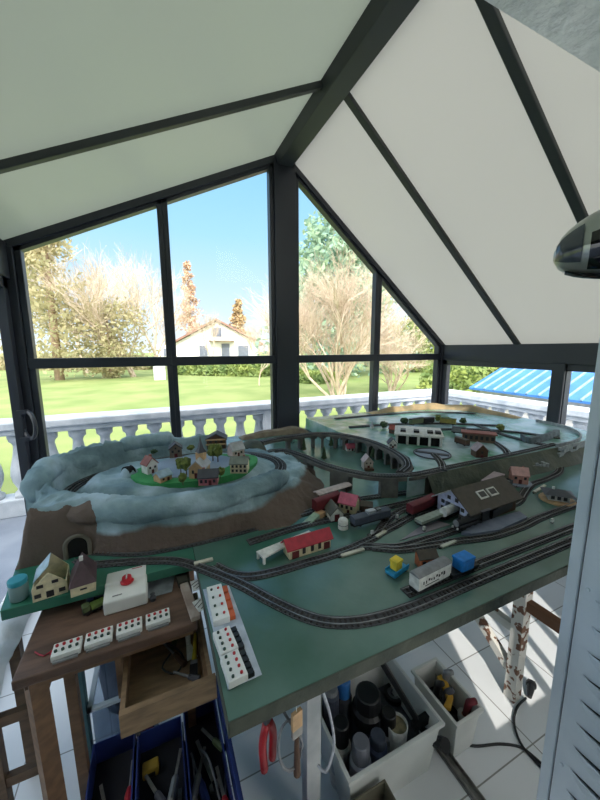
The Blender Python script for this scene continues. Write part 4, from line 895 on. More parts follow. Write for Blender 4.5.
# rockery slab in front of the embankment
rk = thing('rock_steps', 'stepped pale rock slab on the embankment above the pink house', 'model rock', P(536, 470, TZ+.001), -.15)
for k in range(5): MB().box(-.05+.022*k, -.032+.022*k, -.02, .012, 0, .035+.008*(k % 2)).build('slab', m_ston2, rk)
# rear train and scenery on the back edge
wagon('goods_wagon', 'dark green model wagon at the back edge left of the corner post', (410, 425), (422, 423), UZ, .03, c_olive, c_black)
wagon('goods_wagon', 'black model wagon at the back edge, second in the rear train', (423, 423), (433, 422), UZ, .026, c_black, c_dgrey)
wagon('diesel_locomotive', 'yellow olive model locomotive at the back edge right of the corner post', (440, 423), (456, 425), UZ, .03, mc('olive_yellow', (150, 140, 70)), c_olive, cat='model locomotive')
mb = MB(); 
def ridge_strip(name, label, pts, h, wd, mat, seed):
    pa = smoothpath([Vector((x, y, 0)) for x, y in pts], .02); mb = MB(); vs = []; n = len(pa)
    z0 = pts_z
    for i, p in enumerate(pa):
        d = pa[min(i+1, n-1)]-pa[max(i-1, 0)]; u = Vector((-d.y, d.x, 0)).normalized(); f = math.sin(PI*min(1, max(0, i/(n-1))))**.4
        hh = max(.004, h*f*(.8+.5*noise.noise(Vector((p.x*6+seed, p.y*6, 0)))))
        for o_, k in ((-1, 0), (-.6, .75), (-.1, 1), (.4, .8), (1, 0)): vs.append((p.x+u.x*wd*o_, p.y+u.y*wd*o_, z0+hh*k+.0006))
    mb.add(vs, [(5*i+k, 5*i+k+1, 5*i+6+k, 5*i+5+k) for i in range(n-1) for k in range(4)]+[(5*i, 5*i+5, 5*i+9, 5*i+4) for i in range(n-1)]+[(0, 4, 3, 2, 1), (5*n-5, 5*n-4, 5*n-3, 5*n-2, 5*n-1)])
    return tag(mb.build(name, mat, smooth=False), label, 'model hill')
pts_z = TZ; ridge_strip('backdrop_ridge', 'low brown rocky ridge along the back edge behind the rear viaduct', [(.50, 2.12), (.75, 2.13), (1.0, 2.12)], .055, .05, M('brown_grey_rock', (104, 92, 80), .9, (130, 120, 104), 20, bump=.5), 1)
pts_z = UZ; ridge_strip('backdrop_ridge', 'tan sandy ridge along the back right corner of the layout', [(1.55, 2.12), (2.0, 2.11), (2.3, 2.0), (2.42, 1.75), (2.45, 1.5)], .05, .045, M('tan_sand_rock', (186, 162, 124), .9, (140, 130, 104), 12, bump=.5), 2)
tw = thing('tunnel_bank', 'brown earth bank with dark tunnel opening where both viaducts leave the mountain', 'model hill', (.47, 1.70, G))
mb = MB(); mb.ball((0, 0, .02), .085, 8, 14, (.9, 1.35, .95), .06, random.Random(2)); 
mb.v = [(x, y, max(z, 0)) for x, y, z in mb.v]; mb.build('earth', m_bank, tw, smooth=True)

for i, (px, py, lab) in enumerate([(447, 423, 'dark model bush at the back right, left of the olive locomotive'), (463, 424, 'dark model bush right of the olive yellow locomotive'), (438, 421, 'tiny model bush next to the black rear wagon'), (404, 424, 'dark model bush at the back edge behind the roundhouse left end'), (500, 431, 'model bush behind the brown station, on the sandy ridge'), (384, 428, 'dark model bush between scarlet church and rust-roofed house')]):
    p = P(px, py, UZ+.001); t = thing('model_bush', lab, 'model bush', p); MB().tube([(0, 0, 0), (0, 0, .02)], .003, 5).build('stem', c_brown, t); MB().ball((0, 0, .024), .022, 6, 9, (1.2, 1, .9), .25, random.Random(i)).build('foliage', m_t2 if i % 2 else m_t1, t)
track('second rear yard line behind the roundhouse and the brown station', [(1.15, 1.78), (1.5, 1.72), (1.8, 1.60), (2.1, 1.38)], UZ)
track('third rear yard line between the brown station and the retaining wall', [(1.55, 1.52), (1.8, 1.42), (2.0, 1.25), (2.1, 1.05)], UZ)
wagon('goods_wagon', 'grey model wagon on the line behind the brown station', (452, 432), (466, 434), UZ, .026, c_grey, c_dgrey)
wagon('goods_wagon', 'brown model wagon on the left of the brown station', (456, 442), (468, 446), UZ, .022, c_brown, c_roofb)
# ================================================================ DESK AND CONTROLS
DZ = .80
m_desk = M('worn_brown_desk', (112, 86, 72), .5, (78, 58, 48), 3, bump=.15, bscale=60, stretch=(3, 14, 6), detail=6)
m_desk2 = M('desk_side_wood', (122, 92, 66), .6, (96, 72, 52), 6, stretch=(3, 10, 10)); m_draw = M('plain_drawer_wood', (150, 124, 96), .7, (122, 100, 78), 6, stretch=(3, 12, 12))
m_teal = M('teal_painted_wood', (58, 100, 108), .6, (44, 80, 90), 10)
dk = thing('workbench_desk', 'worn brown wooden desk with an open drawer at the left front of the layout', 'desk', (0, 0, 0))
MB().box(-.300, .055, .735, .985, DZ-.022, DZ).build('top', m_desk, dk, bevel=.003)
MB().box(-.285, .045, .748, .765, DZ-.040, DZ-.022).build('apron', m_desk2, dk); MB().box(-.285, -.268, .765, .97, DZ-.12, DZ-.022).build('apron', m_desk2, dk); MB().box(-.125, -.112, .755, .97, DZ-.15, DZ-.022).build('drawer_runner', m_desk2, dk)
for (x, y, xb, yb) in ((-.272, .765, -.255, .74), (-.250, .90, -.245, .90), (.038, .96, .038, .96)): MB().bar((xb, yb, 0), (x, y, DZ-.022), .032 if y < .8 else .024, .034 if y < .8 else .024).build('leg', m_desk2, dk)
dr = MB().box(-.112, .082, .655, .668, .660, .715).box(-.112, -.102, .668, .95, .665, .712).box(.066, .076, .668, .95, .665, .712).box(-.102, .066, .94, .95, .665, .712).box(-.102, .066, .668, .94, .665, .672).build('drawer', m_draw, dk)
MB().box(.058, .066, .67, .94, .672, .712).build('drawer_side', m_desk2, dk)
# tools in the drawer
DF = .6725
t = thing('putty_knife', 'white bladed putty knife standing in the open desk drawer', 'putty knife', (.035, .80, DF), .1)
MB().tube([(0, 0, .012), (.004, .05, .072)], [.006, .008], 8).build('handle', c_whit, t); MB().prism3([(-.012, -.04, .006), (.014, -.04, .006), (.006, 0, .012), (-.006, 0, .012)], (0, 0, .0015)).build('blade', c_whit, t)
t = thing('paint_brush', 'dark bristled brush with yellow handle at the right of the open drawer', 'brush', (.043, .75, DF), -.15)
MB().tube([(0, 0, .008), (0, .08, .010)], [.006, .004], 8).build('handle', c_yel, t); MB().box(-.008, .008, -.012, 0, .003, .013).build('ferrule', c_grey, t); MB().box(-.009, .009, -.042, -.012, .002, .014).build('bristles', c_black, t)
for i, (x, y, a, l, c, lab) in enumerate([(-.005, .80, .5, .11, c_brown, 'wooden handled file lying in the open drawer'), (.015, .86, -.4, .10, c_olive, 'olive handled screwdriver at the back of the drawer'), (.022, .72, .9, .07, c_dgrey, 'short grey chisel at the front right of the drawer')]):
    t = thing('hand_tool', lab, 'hand tool', (x, y, DF), a); MB().tube([(0, -l/2, .008), (0, -l*.1, .008)], [.008, .006], 8).build('handle', c, t); MB().tube([(0, -l*.1, .008), (0, l/2, .008)], .003, 6).build('shaft', c_grey, t)
mb = MB(); mb.tube(smoothpath([(-.02, .84, DF+.004), (0, .80, DF+.02), (.02, .77, DF+.008), (.0, .74, DF+.004), (-.03, .76, DF+.012), (-.01, .80, DF+.004)]), .0022, 6)
tag(mb.build('tangled_wire', c_black), 'tangled black wire lying in the open drawer', 'wire')
# transformer
a = P(104, 617, DZ); b = P(148, 604, DZ); c2_ = P(148, 572, DZ); L = (b-a).length; rz = math.atan2(b.y-a.y, b.x-a.x); D = .10
tf = thing('transformer', 'white model railway transformer box with red control knob on the desk', 'transformer', (a.x, a.y, DZ), rz)
m_case = M('ivory_case', (228, 230, 228), .4, (214, 216, 214), 10)
MB().prism3([(0, 0, .0), (0, D, .0), (0, D, .050), (0, D*.52, .050), (0, D*.48, .043), (0, 0, .036)], (L, 0, 0)).build('case', m_case, tf, bevel=.004)
MB().lathe([(.016, .0), (.016, .003), (.012, .005), (.011, .014), (.002, .015)], 20, (L*.52, D*.50, .045)).build('knob', M('red_knob', (190, 30, 44), .35), tf)
MB().box(L*.52-.0015, L*.52+.0015, D*.5-.011, D*.5+.011, .0595, .0625).build('knob_pointer', c_whit, tf)
MB().box(L*.62, L*.88, D*.90, D*.93, .0502, .0506).build('red_lettering', c_red, tf); MB().box(L*.2, L*.42, D*.12, D*.15, .0388, .0396).build('grey_lettering', c_grey, tf)
# control boxes
m_bred = M('red_button', (176, 30, 40), .4); m_bgrn = M('dark_green_button', (30, 60, 50), .4)
ORD = ['leftmost of the desk front row', 'second from the left in the desk front row', 'third from the left in the desk front row', 'rightmost of the desk front row']
def control_box(label, loc, rz, w=.053, d=.036):
    t = thing('control_box', label, 'control box', loc, rz, 'ivory push button control boxes')
    MB().box(-w/2, w/2, -d/2, d/2, 0, .013).build('case', m_case, t, bevel=.0015)
    for k in range(4):
        x = -w*.36+w*.24*k
        MB().lathe([(.0032, .013), (.0032, .0165), (.0008, .017)], 10, (x, d*.24, 0)).build('red_button', m_bred, t); MB().lathe([(.0032, .013), (.0032, .0165), (.0008, .017)], 10, (x, -d*.16, 0)).build('green_button', m_bgrn, t)
    MB().box(-w*.42, w*.42, -d/2-.007, -d/2, 0, .004).build('label_strip', c_grey, t)
    return t
for k, (px, py) in enumerate([(67, 650), (99, 639), (129.5, 629), (158, 619.5)]):
    v = P(px, py, DZ+.006); control_box('ivory push button box, '+ORD[k], (v.x, v.y+.003, DZ), .03)
m_orange = M('orange_terminals', (206, 96, 50), .5)
bs = P(232, 650, TZ); sh_ = MB(); q = [P(*q_, TZ) for q_ in ((203, 590), (229, 586), (262, 675), (228, 690))]
tag(MB().prism([(p.x, p.y) for p in q], TZ+.0003, TZ+.0018).build('wiring_card', M('blueish_card', (196, 206, 220), .7, (160, 172, 190), 30)), 'pale card with notes under the switch boxes at the front left of the board', 'card')
for k, (p0, p1, lab, mt_, nm) in enumerate([((214, 588), (222, 623), 'ivory switch box with orange terminals, rearmost on the pale card', m_orange, 'orange_terminal'), ((221, 632), (230, 655), 'ivory switch box with dark terminals, middle one on the pale card', c_black, 'dark_terminal'), ((229, 656), (239, 683), 'ivory switch box with dark terminals, nearest the front board edge', c_black, 'dark_terminal')]):
    a = P(*p0, TZ+.008); b = P(*p1, TZ+.008); c = (a+b)/2; L = (b-a).length
    t = thing('switch_box', lab, 'switch box', (c.x, c.y, TZ+.0019), math.atan2(b.y-a.y, b.x-a.x), 'switch boxes on the board')
    MB().box(-L/2+.001, L/2-.001, -.018, .018, 0, .015).build('case', m_case, t, bevel=.0015)
    for j in range(4):
        x = -L*.36+L*.24*j
        MB().box(x-L*.09, x+L*.09, .019, .031, 0, .009).build(nm, mt_, t)
        MB().lathe([(.0028, .015), (.0028, .018), (.0008, .0185)], 8, (x, .008, 0)).build('red_button', m_bred, t); MB().lathe([(.0028, .015), (.0028, .018), (.0008, .0185)], 8, (x, -.008, 0)).build('green_button', m_bgrn, t)
# brush, plate, knob, cards and toy trucks on the desk
a = P(184, 584, DZ+.008); b = P(196, 618, DZ+.008); t = thing('wooden_brush', 'flat brush with dark bristles and pale worn handle on the right edge of the desk', 'brush', (a.x, a.y, DZ), math.atan2(b.y-a.y, b.x-a.x))
L = (b-a).length; MB().box(0, L, -.011, .011, 0, .012).build('handle', M('pale_worn_wood', (182, 168, 158), .7, (140, 122, 112), 20), t, bevel=.002); MB().box(-.045, 0, -.014, .014, .0, .016).build('bristles', M('dark_bristle', (58, 58, 48), .9), t)
q = [P(*q_, DZ) for q_ in ((143, 600), (172, 592), (175, 574), (150, 579))]
tag(MB().prism([(p.x, p.y) for p in q], DZ+.0003, DZ+.002).build('tin_plate', M('mottled_tin', (150, 158, 166), .35, (112, 118, 124), 30)), 'mottled grey tin sheet lying on the desk behind the brush', 'sheet')
v = P(153, 600, DZ+.002); tag(MB().lathe([(.007, 0), (.008, .008), (.004, .014), (.006, .018), (.001, .02)], 14, (0, 0, 0)).build('loose_knob', c_dgrey, loc=(v.x, v.y, DZ+.0022)), 'small dark loose knob on the tin sheet', 'knob')
for k, (px, py, lab) in enumerate([(196, 575, 'white note card with black lines, rear one in the gap right of the desk'), (200, 594, 'white note card with black lines, middle one in the gap right of the desk')]):
    v = P(px, py, TZ); t = thing('note_card', lab, 'card', (v.x+.0, v.y, TZ-.03), .1+.2*k); MB().box(-.013, .013, -.02, .02, 0, .002).build('sheet', c_whit, t)
    for j in range(3): MB().box(-.012, .012, -.012+.01*j, -.010+.01*j, .0021, .0025, .5).build('drawn_line', c_black, t)
def truck(label, v, rz, cab, bed):
    t = thing('toy_truck', label, 'toy truck', v, rz); MB().box(-.024, .024, -.010, .010, .004, .009).build('chassis', c_black, t); MB().box(-.024, -.008, -.010, .010, .009, .024).build('cab', cab, t, bevel=.002); MB().box(-.006, .024, -.011, .011, .009, .018).build('bed', bed, t, bevel=.001); MB().box(-.0245, -.022, -.008, .008, .016, .022).build('windscreen', m_win, t)
    for sx in (-.014, .014):
        for s in (-1, 1): MB().tube([(sx, s*.008, .005), (sx, s*.012, .005)], .005, 10).build('wheel', c_black, t)
v = P(94, 610, DZ); truck('olive green toy truck beside the transformer', (v.x, v.y, DZ), .35, c_olive, mc('lime_green', (110, 132, 62)))
v = P(97, 601, DZ); truck('navy blue toy truck behind the olive green one', (v.x, v.y+.008, DZ), .35, mc('navy_paint', (52, 64, 96)), mc('navy_grey', (80, 92, 116)))
tag(MB().tube(smoothpath([P(35, 652, DZ+.002), P(44, 656, DZ+.002), P(52, 650, DZ+.002), P(50, 655, DZ+.004)]), .0014, 6).build('red_wire', c_red), 'thin red wire curling at the left front corner of the desk', 'wire')
# glass jar on the side board
v = P(20, 598, TZ); jr = thing('glass_jar', 'glass jar with turquoise lid at the far left of the layout', 'jar', (v.x, v.y, TZ+.0))
m_jar = M('greenish_jar_glass', (150, 176, 176), .1, (130, 158, 160), 6, trans=.4); MB().lathe([(.017, 0), (.019, .003), (.019, .036), (.016, .041)], 20).build('body', m_jar, jr, smooth=True); MB().lathe([(.0185, .040), (.0195, .042), (.0195, .051), (.018, .053), (.001, .053)], 20).build('lid', M('turquoise_lid', (44, 150, 168), .4), jr)
# unfinished cream house and the brown roofed one
a = P(33, 603, TZ); b = P(68, 592, TZ); c = (a+b)/2; L = (b-a).length; rz = math.atan2(b.y-a.y, b.x-a.x)
ch_ = thing('half_built_house', 'half built cream model house with open roof and window openings, left of the brown-roofed one', 'model house', (c.x, c.y, TZ), rz); D = .07
for y, zz in ((0, 0), (D, .012)): MB().prism3([(-L/2, y, 0), (L/2, y, 0), (L/2, y, .032), (0, y, .066+zz), (-L/2, y, .032)], (0, .0025, 0)).build('gable_wall', c_cream, ch_)
for s in (-1, 1): MB().box(s*L/2-.0025*(s > 0), s*L/2+.0025*(s < 0), .0025, D, 0, .032).build('side_wall', c_cream, ch_)
for x, z, a_, b_ in ((-.018, .036, .013, .008), (.012, .040, .013, .008), (-.024, .013, .013, .010), (0, .011, .015, .016), (.024, .013, .013, .010)): MB().box(x-a_/2, x+a_/2, -.0012, .0004, z-b_/2, z+b_/2).build('window', m_win, ch_)
MB().prism3([(-L*.50, .02, .036), (-L*.02, .02, .070), (-L*.02, D+.004, .076), (-L*.50, D+.004, .040)], (.001, 0, .003)).build('roof_panel', c_lblue, ch_)
a = P(71, 598, TZ); b = P(96, 590, TZ); c = (a+b)/2; L = (b-a).length; rz = math.atan2(b.y-a.y, b.x-a.x)
rb_ = thing('model_house', 'cream model house with tall dark purple brown hipped roof, beside the white transformer', 'model house', (c.x, c.y, TZ), rz); w = L/2
MB().box(-w, w, 0, .075, 0, .026).build('walls', c_cream, rb_); MB().add([(-w-.003, -.004, .025), (w+.003, -.004, .025), (w+.003, .079, .025), (-w-.003, .079, .025), (0, .03, .078), (0, .07, .074)], [(0, 1, 4), (1, 2, 5, 4), (2, 3, 5), (3, 0, 4, 5), (3, 2, 1, 0)]).build('roof', c_purple, rb_)
MB().box(-.004, .004, .026, .034, .074, .084).build('chimney', c_whit, rb_); MB().box(-.006, .008, -.0012, .0004, .012, .016).build('window', m_win, rb_)
# ================================================================ UNDER THE TABLE
m_tool = M('dark_blue_toolbox_paint', (44, 60, 124), .4, (36, 50, 106), 8); m_in = M('dark_toolbox_inside', (26, 28, 36), .7)
tbx = thing('toolbox', 'open dark blue metal cantilever toolbox full of hand tools at the bottom left', 'toolbox', (0, .70, 0))
def tray(x0, x1, y0, y1, z0, z1, name):
    MB().box(x0, x0+.003, y0, y1, z0, z1).box(x1-.003, x1, y0, y1, z0, z1).box(x0, x1, y0, y0+.003, z0, z1).box(x0, x1, y1-.003, y1, z0, z1).box(x0, x1, y0, y1, z0, z0+.003).build(name, m_tool, tbx)
    MB().box(x0+.0032, x1-.0032, y0+.0032, y1-.0032, z0+.0032, z0+.005).build('tray_liner', m_in, tbx)
TR = .31
tray(-.235, -.125, -.28, .265, TR-.075, TR, 'tray'); tray(-.118, .005, -.28, .24, TR-.075, TR, 'tray'); tray(.012, .112, -.28, .27, TR-.075, TR+.01, 'tray'); tray(-.12, .11, -.26, .23, 0, .225, 'base_box')
MB().box(.118, .124, -.25, .27, TR-.02, TR+.06).build('lid', m_tool, tbx); MB().box(.128, .134, -.28, .20, TR-.06, TR+.02).build('lid', m_tool, tbx)
MB().tube(smoothpath([(-.115, .235, TR), (-.11, .25, TR+.02), (-.08, .255, TR+.025), (-.05, .25, TR+.02)]), .006, 8).build('carry_handle', c_black, tbx)
for x in (-.122, .008):
    for y in (-.2, .18): MB().bar((x, y, .10), (x+.0, y+.05, TR-.02), .004, .014).build('hinge_arm', c_grey, tbx)
rnd = random.Random(12); TZ0 = TR-.07
def screwdriver(label, x, y, rz, col, L=.16):
    t = thing('screwdriver', label, 'screwdriver', (x, y, TZ0), rz); MB().lathe([(.006, 0), (.011, .006), (.011, .06), (.007, .075), (.004, .078)], 8).build('handle', col, t).rotation_euler = (-PI/2, 0, 0)
    t.children[0].location = (0, 0, .012); MB().tube([(0, .078, .012), (0, L, .012)], .003, 6).build('shaft', c_grey, t)
c_rh = M('red_tool_handle', (176, 34, 44), .4); c_oh = M('orange_tool_handle', (190, 84, 40), .4)
screwdriver('red handled screwdriver in the left toolbox tray', -.155, .66, .1, c_rh); screwdriver('long red handled screwdriver at the right side of the left toolbox tray', -.142, .78, -.05, c_rh, .14); screwdriver('orange handled screwdriver near the front of the left toolbox tray', -.165, .50, .15, c_oh, .12)
screwdriver('red handled screwdriver along the left wall of the right toolbox tray', .028, .66, 0, c_rh, .2); screwdriver('thin blue handled screwdriver in the middle of the right toolbox tray', .055, .72, .2, M('blue_tool_handle', (70, 86, 150), .4), .15); screwdriver('purple handled screwdriver on the right of the right toolbox tray', .085, .62, -.15, M('purple_tool_handle', (110, 70, 120), .4), .16)
def spanner(label, x, y, rz, L, mat, z=TZ0):
    t = thing('spanner', label, 'spanner', (x, y, z), rz); MB().bar((0, 0, .007), (0, L, .007), .010, .005).build('shank', mat, t)
    mb = MB()
    for s in (-1, 1): mb.add(*MB_arc(s)); 
    mb.build('jaw', mat, t)
def MB_arc(s):
    pts = [(s*.005, -.004), (s*.014, -.008), (s*.016, -.020), (s*.008, -.026), (s*.006, -.014)]; n = 5
    if s < 0: pts = pts[::-1]
    vs = [(x, y, .003) for x, y in pts]+[(x, y, .011) for x, y in pts]
    return vs, [tuple(range(n-1, -1, -1)), tuple(range(n, 2*n))]+[(i, (i+1) % n, n+(i+1) % n, n+i) for i in range(n)]
c_st = M('dull_steel', (156, 154, 148), .4, (120, 118, 114), 30, metal=.5)
spanner('long pale steel spanner lying in the middle toolbox tray', -.035, .60, -.12, .20, c_st); spanner('small dark spanner at the front of the middle toolbox tray', -.075, .52, .2, .12, c_grey); spanner('bent chrome spanner in the right toolbox tray', .075, .78, .25, .12, c_st)
t = thing('tape_dispenser', 'small yellow plastic case at the back of the middle toolbox tray', 'case', (-.085, .875, TZ0)); MB().box(-.022, .022, -.015, .015, 0, .03).build('body', M('mustard_plastic', (170, 140, 50), .5), t, bevel=.005); MB().box(-.012, .012, -.0165, -.015, .006, .02).build('slot', c_black, t)
for x, y, a, lab in ((-.19, .58, .3, 'dark pliers in the left toolbox tray'), (-.06, .70, -.3, 'black pliers in the middle toolbox tray'), (.06, .56, .2, 'black handled pliers at the front of the right toolbox tray')):
    t = thing('pliers', lab, 'pliers', (x, y, TZ0), a)
    for s in (-1, 1): MB().tube(smoothpath([(s*.004, .0, .01), (s*.014, -.04, .01), (s*.010, -.10, .01)]), [.004]+[.006]*0 if False else .0055, 7).build('handle', c_black, t)
    MB().prism3([(-.010, 0, .006), (.010, 0, .006), (.004, .045, .006), (-.004, .045, .006)], (0, 0, .009)).build('jaws', c_st, t)
tag(MB().tube(smoothpath([(.05, .86, TZ0+.02), (.07, .80, TZ0+.05), (.085, .70, TZ0+.02), (.075, .60, TZ0+.05), (.05, .55, TZ0+.02)]), .003, 6).build('grey_cable', c_grey), 'grey cable arching through the right toolbox tray', 'cable')
rnd = random.Random(21)
for i, (x, y, a, L, c, nm, lab) in enumerate([(-.19, .82, .3, .13, c_grey, 'file', 'grey steel file at the back of the left toolbox tray'), (-.205, .68, -.1, .15, c_brown, 'hammer', 'brown handled hammer along the left wall of the left toolbox tray'), (-.07, .80, .5, .11, c_dgrey, 'rasp', 'dark rasp lying across the back of the middle toolbox tray'), (-.10, .62, .1, .16, c_brown, 'chisel', 'brown handled chisel along the left wall of the middle toolbox tray'), (-.02, .82, -.3, .12, c_st, 'file', 'bright steel file at the back right of the middle toolbox tray'), (.09, .86, .6, .10, c_olive, 'gauge', 'olive handled gauge at the back of the right toolbox tray'), (.04, .80, -.4, .12, c_st, 'file', 'bright steel file crossing the right toolbox tray'), (.095, .72, .1, .14, c_rh, 'pincers', 'red gripped pincers along the right wall of the right toolbox tray')]):
    t = thing(nm, lab, 'hand tool', (x, y, TZ0+.012+.004*(i % 3)), a); MB().lathe([(.005, 0), (.010, .008), (.009, L*.45), (.006, L*.5)], 8).build('handle', c, t).rotation_euler = (-PI/2, 0, 0)
    t.children[0].location = (0, -L*.5, .012); MB().bar((0, 0, .012), (0, L*.5, .016), .008, .004).build('blade', c_st, t)
# clear storage box and bucket behind the desk
cb = thing('clear_storage_box', 'translucent clear plastic box under the desk, left of the open drawer', 'plastic box', (-.145, 1.09, 0))
m_clear = glass_mat('cloudy_plastic', (.74, .80, .86), .16, .3)
MB().box(-.09, .07, -.10, -.097, .003, .40).box(-.09, .07, .12, .123, .003, .40).box(-.09, -.087, -.10, .123, .003, .40).box(.067, .07, -.10, .123, .003, .40).box(-.09, .07, -.1, .123, 0, .003).build('shell', m_clear, cb)
MB().box(-.10, .08, -.11, -.097, .40, .41).box(-.10, .08, .12, .133, .40, .41).box(-.10, -.087, -.11, .133, .40, .41).box(.067, .08, -.11, .133, .40, .41).build('rim', M('frosted_rim', (196, 208, 220), .4), cb); MB().tube(smoothpath([(.085, -.09, .38), (.095, -.06, .33), (.095, 0, .33), (.085, .04, .38)]), .005, 8).build('handle', c_whit, cb)
t = thing('red_flask', 'red bottle inside the clear plastic box', 'bottle', (-.11, 1.04, .0035)); MB().lathe([(.025, 0), (.027, .01), (.027, .20), (.012, .23), (.012, .25)], 14).build('body', c_rh, t, smooth=True); MB().lathe([(.014, .25), (.014, .27)], 12).build('cap', c_whit, t)
t = thing('bucket', 'dark navy bucket in the shade under the desk', 'bucket', (-.17, 1.40, 0)); m_nav = M('navy_plastic', (38, 46, 78), .5); MB().lathe([(.11, 0), (.15, .46), (.142, .46), (.104, .01)], 24).build('shell', m_nav, t, smooth=True); MB().lathe([(.156, .45), (.156, .465), (.148, .465)], 24, cap=False).build('rim', m_nav, t)
tp = thing('trestle', 'teal painted wooden trestle leg frame under the left side of the layout', 'trestle', (0, 0, 0))
MB().box(-.283, -.248, .988, 1.023, 0, TZ-.03).build('leg', m_teal, tp); MB().box(-.39, -.36, 1.62, 1.65, 0, TZ-.03).build('leg', m_teal, tp); MB().bar((-.265, 1.024, .80), (-.375, 1.635, .80), .03, .03).build('crossbar', m_teal, tp)
# stool with white sheet at far left
stl = thing('wooden_stool', 'dark wooden stool frame at the left edge under the white sheet', 'stool', (-.575, 1.12, 0))
MB().box(-.12, .12, -.10, .12, .60, .62).build('seat', m_desk2, stl)
for x in (-.11, .10):
    for y in (-.09, .11): MB().box(x-.015, x+.015, y-.015, y+.015, 0, .60).build('leg', m_desk2, stl)
for z in (.22, .42): MB().box(-.10, .20, -.10, -.08, z, z+.03).build('rung', m_desk2, stl)
mb = MB(); nn = 26; vs = []
for j in range(nn+1):
    for i in range(nn+1):
        x = -.17+.33*i/nn; y = -.16+.34*j/nn; e = max(0, abs(x+.005)-.13)+max(0, abs(y-.01)-.12)
        vs.append((x, y, .6225+.014*(noise.noise(Vector((x*16, y*16, 2)))+.7)+.006*noise.noise(Vector((x*50, y*50, 5)))-e*.7))
k = len(vs); top = vs; bot = [(x, y, z-.003) for x, y, z in vs]
f = []
for j in range(nn):
    for i in range(nn):
        a = j*(nn+1)+i; f += [(a, a+1, a+nn+2, a+nn+1), (k+a, k+a+nn+1, k+a+nn+2, k+a+1)]
mb.add(top+bot, f); o = mb.build('plastic_sheet', M('white_sheet', (226, 232, 238), .5, (200, 210, 220), 10, bump=.3), loc=(-.575, 1.12, .0), smooth=True); tag(o, 'crumpled white plastic sheet draped over the stool at the left edge', 'sheet')
# white crate with cans
def crate(name, label, cat, loc, x0, x1, y0, y1, h, mat, t_=.004, taper=.02, rz=0, lip=.008):
    t = thing(name, label, cat, loc, rz); mb = MB()
    def ring(o, z): return [(x0+o, y0+o, z), (x1-o, y0+o, z), (x1-o, y1-o, z), (x0+o, y1-o, z)]
    r = [ring(taper, 0), ring(0, h), ring(t_, h), ring(taper+t_, t_)]; vs = sum(r, [])
    fs = [(3, 2, 1, 0), (12, 13, 14, 15)]
    for k in range(3): fs += [(4*k+i, 4*k+(i+1) % 4, 4*k+4+(i+1) % 4, 4*k+4+i) for i in range(4)]
    mb.add(vs, fs).build('shell', mat, t, bevel=.003)
    r = [ring(-lip, h-.012), ring(-lip, h), ring(0.0, h+.001), ring(0.0, h-.012)]; vs = sum(r, []); fs = []
    for k in range(4): fs += [(4*k+i, 4*k+(i+1) % 4, (4*k+4+(i+1) % 4) % 16, (4*k+4+i) % 16) for i in range(4)]
    MB().add(vs, fs).build('rim', mat, t)
    return t
m_crate = M('translucent_white_crate', (222, 224, 220), .45, (204, 206, 202), 4)
crate('white_crate', 'large white plastic crate full of cans and tools under the front of the layout', 'crate', (0, 0, 0), .44, .80, .64, .93, .215, m_crate)
crate('white_bin', 'narrow white plastic bin of saws and tools on the floor right of the large crate', 'bin', (0, 0, 0), .87, .99, .635, .84, .175, m_crate, .004, .012)
m_card = M('olive_cardboard', (116, 112, 94), .8, (98, 94, 80), 8); crate('cardboard_box', 'olive grey open box in front of the large white crate', 'box', (0, 0, 0), .36, .56, .50, .63, .15, m_card, .004, .0, 0, .001)
def can(name, label, px, py, ztop, z0, r, body, cap, caph=.03, band=None, cat='can'):
    v = P(px, py, ztop); t = thing(name, label, cat, (v.x, v.y, z0)); h = ztop-z0
    MB().lathe([(r*.94, 0), (r, .004), (r, h-caph-.012), (r*.8, h-caph-.002)], 18).build('body', body, t, smooth=False); MB().lathe([(r*.82, h-caph-.002), (r*.84, h-caph), (r*.78, h-.003), (r*.70, h), (r*.1, h)], 18).build('cap', cap, t)
    if band: MB().lathe([(r*1.01, h*.25), (r*1.01, h*.6)], 18, cap=False).build('label_band', band, t)
    return t
CB = .0045
can('spray_can', 'grey spray can with metal rim top at the left of the white crate', 331, 688, .26, CB, .030, c_slate, c_grey, .012, cat='spray can')
can('spray_can', 'spray can with bright blue cap at the back of the white crate', 344, 679, .27, CB, .030, c_dgrey, M('blue_cap', (54, 118, 190), .4), .06, cat='spray can')
can('black_canister', 'wide black canister in the middle of the white crate', 368, 692, .26, CB, .055, c_black, c_black, .05, c_slate, cat='canister')
can('spray_can', 'spray can with black cap and white label left of centre in the white crate', 341, 722, .24, CB, .033, c_whit, c_black, .07, c_pale, cat='spray can')
can('spray_can', 'dark blue grey spray can behind the grey capped one', 378, 735, .20, CB, .032, M('blue_grey_can', (96, 106, 140), .4), c_slate, .03, cat='spray can')
can('spray_can', 'spray can with wide grey cap at the front left of the white crate', 361, 741, .24, .0045, .034, M('lavender_white_can', (196, 200, 220), .4), M('grey_cap', (120, 122, 132), .5), .06, cat='spray can')
can('spray_can', 'silver spray can with black cap right of the canister', 389, 712, .22, CB, .030, c_pale, c_black, .07, cat='spray can')
v = P(397, 738, .20); t = thing('plaster_cup', 'white cup filled with beige plaster at the right front of the crate', 'cup', (v.x+.035, v.y+.04, CB)); MB().lathe([(.028, 0), (.036, .185), (.033, .185), (.027, .01)], 20).build('cup', c_whit, t, smooth=True); MB().lathe([(.0325, .172), (.0325, .175)], 20).build('plaster', M('beige_plaster', (150, 140, 108), .9, (120, 112, 88), 60), t)
a = P(383, 664, .36); b = P(428, 738, .12); t = thing('bar_clamp', 'black bar clamp standing diagonally in the white crate', 'clamp', a)
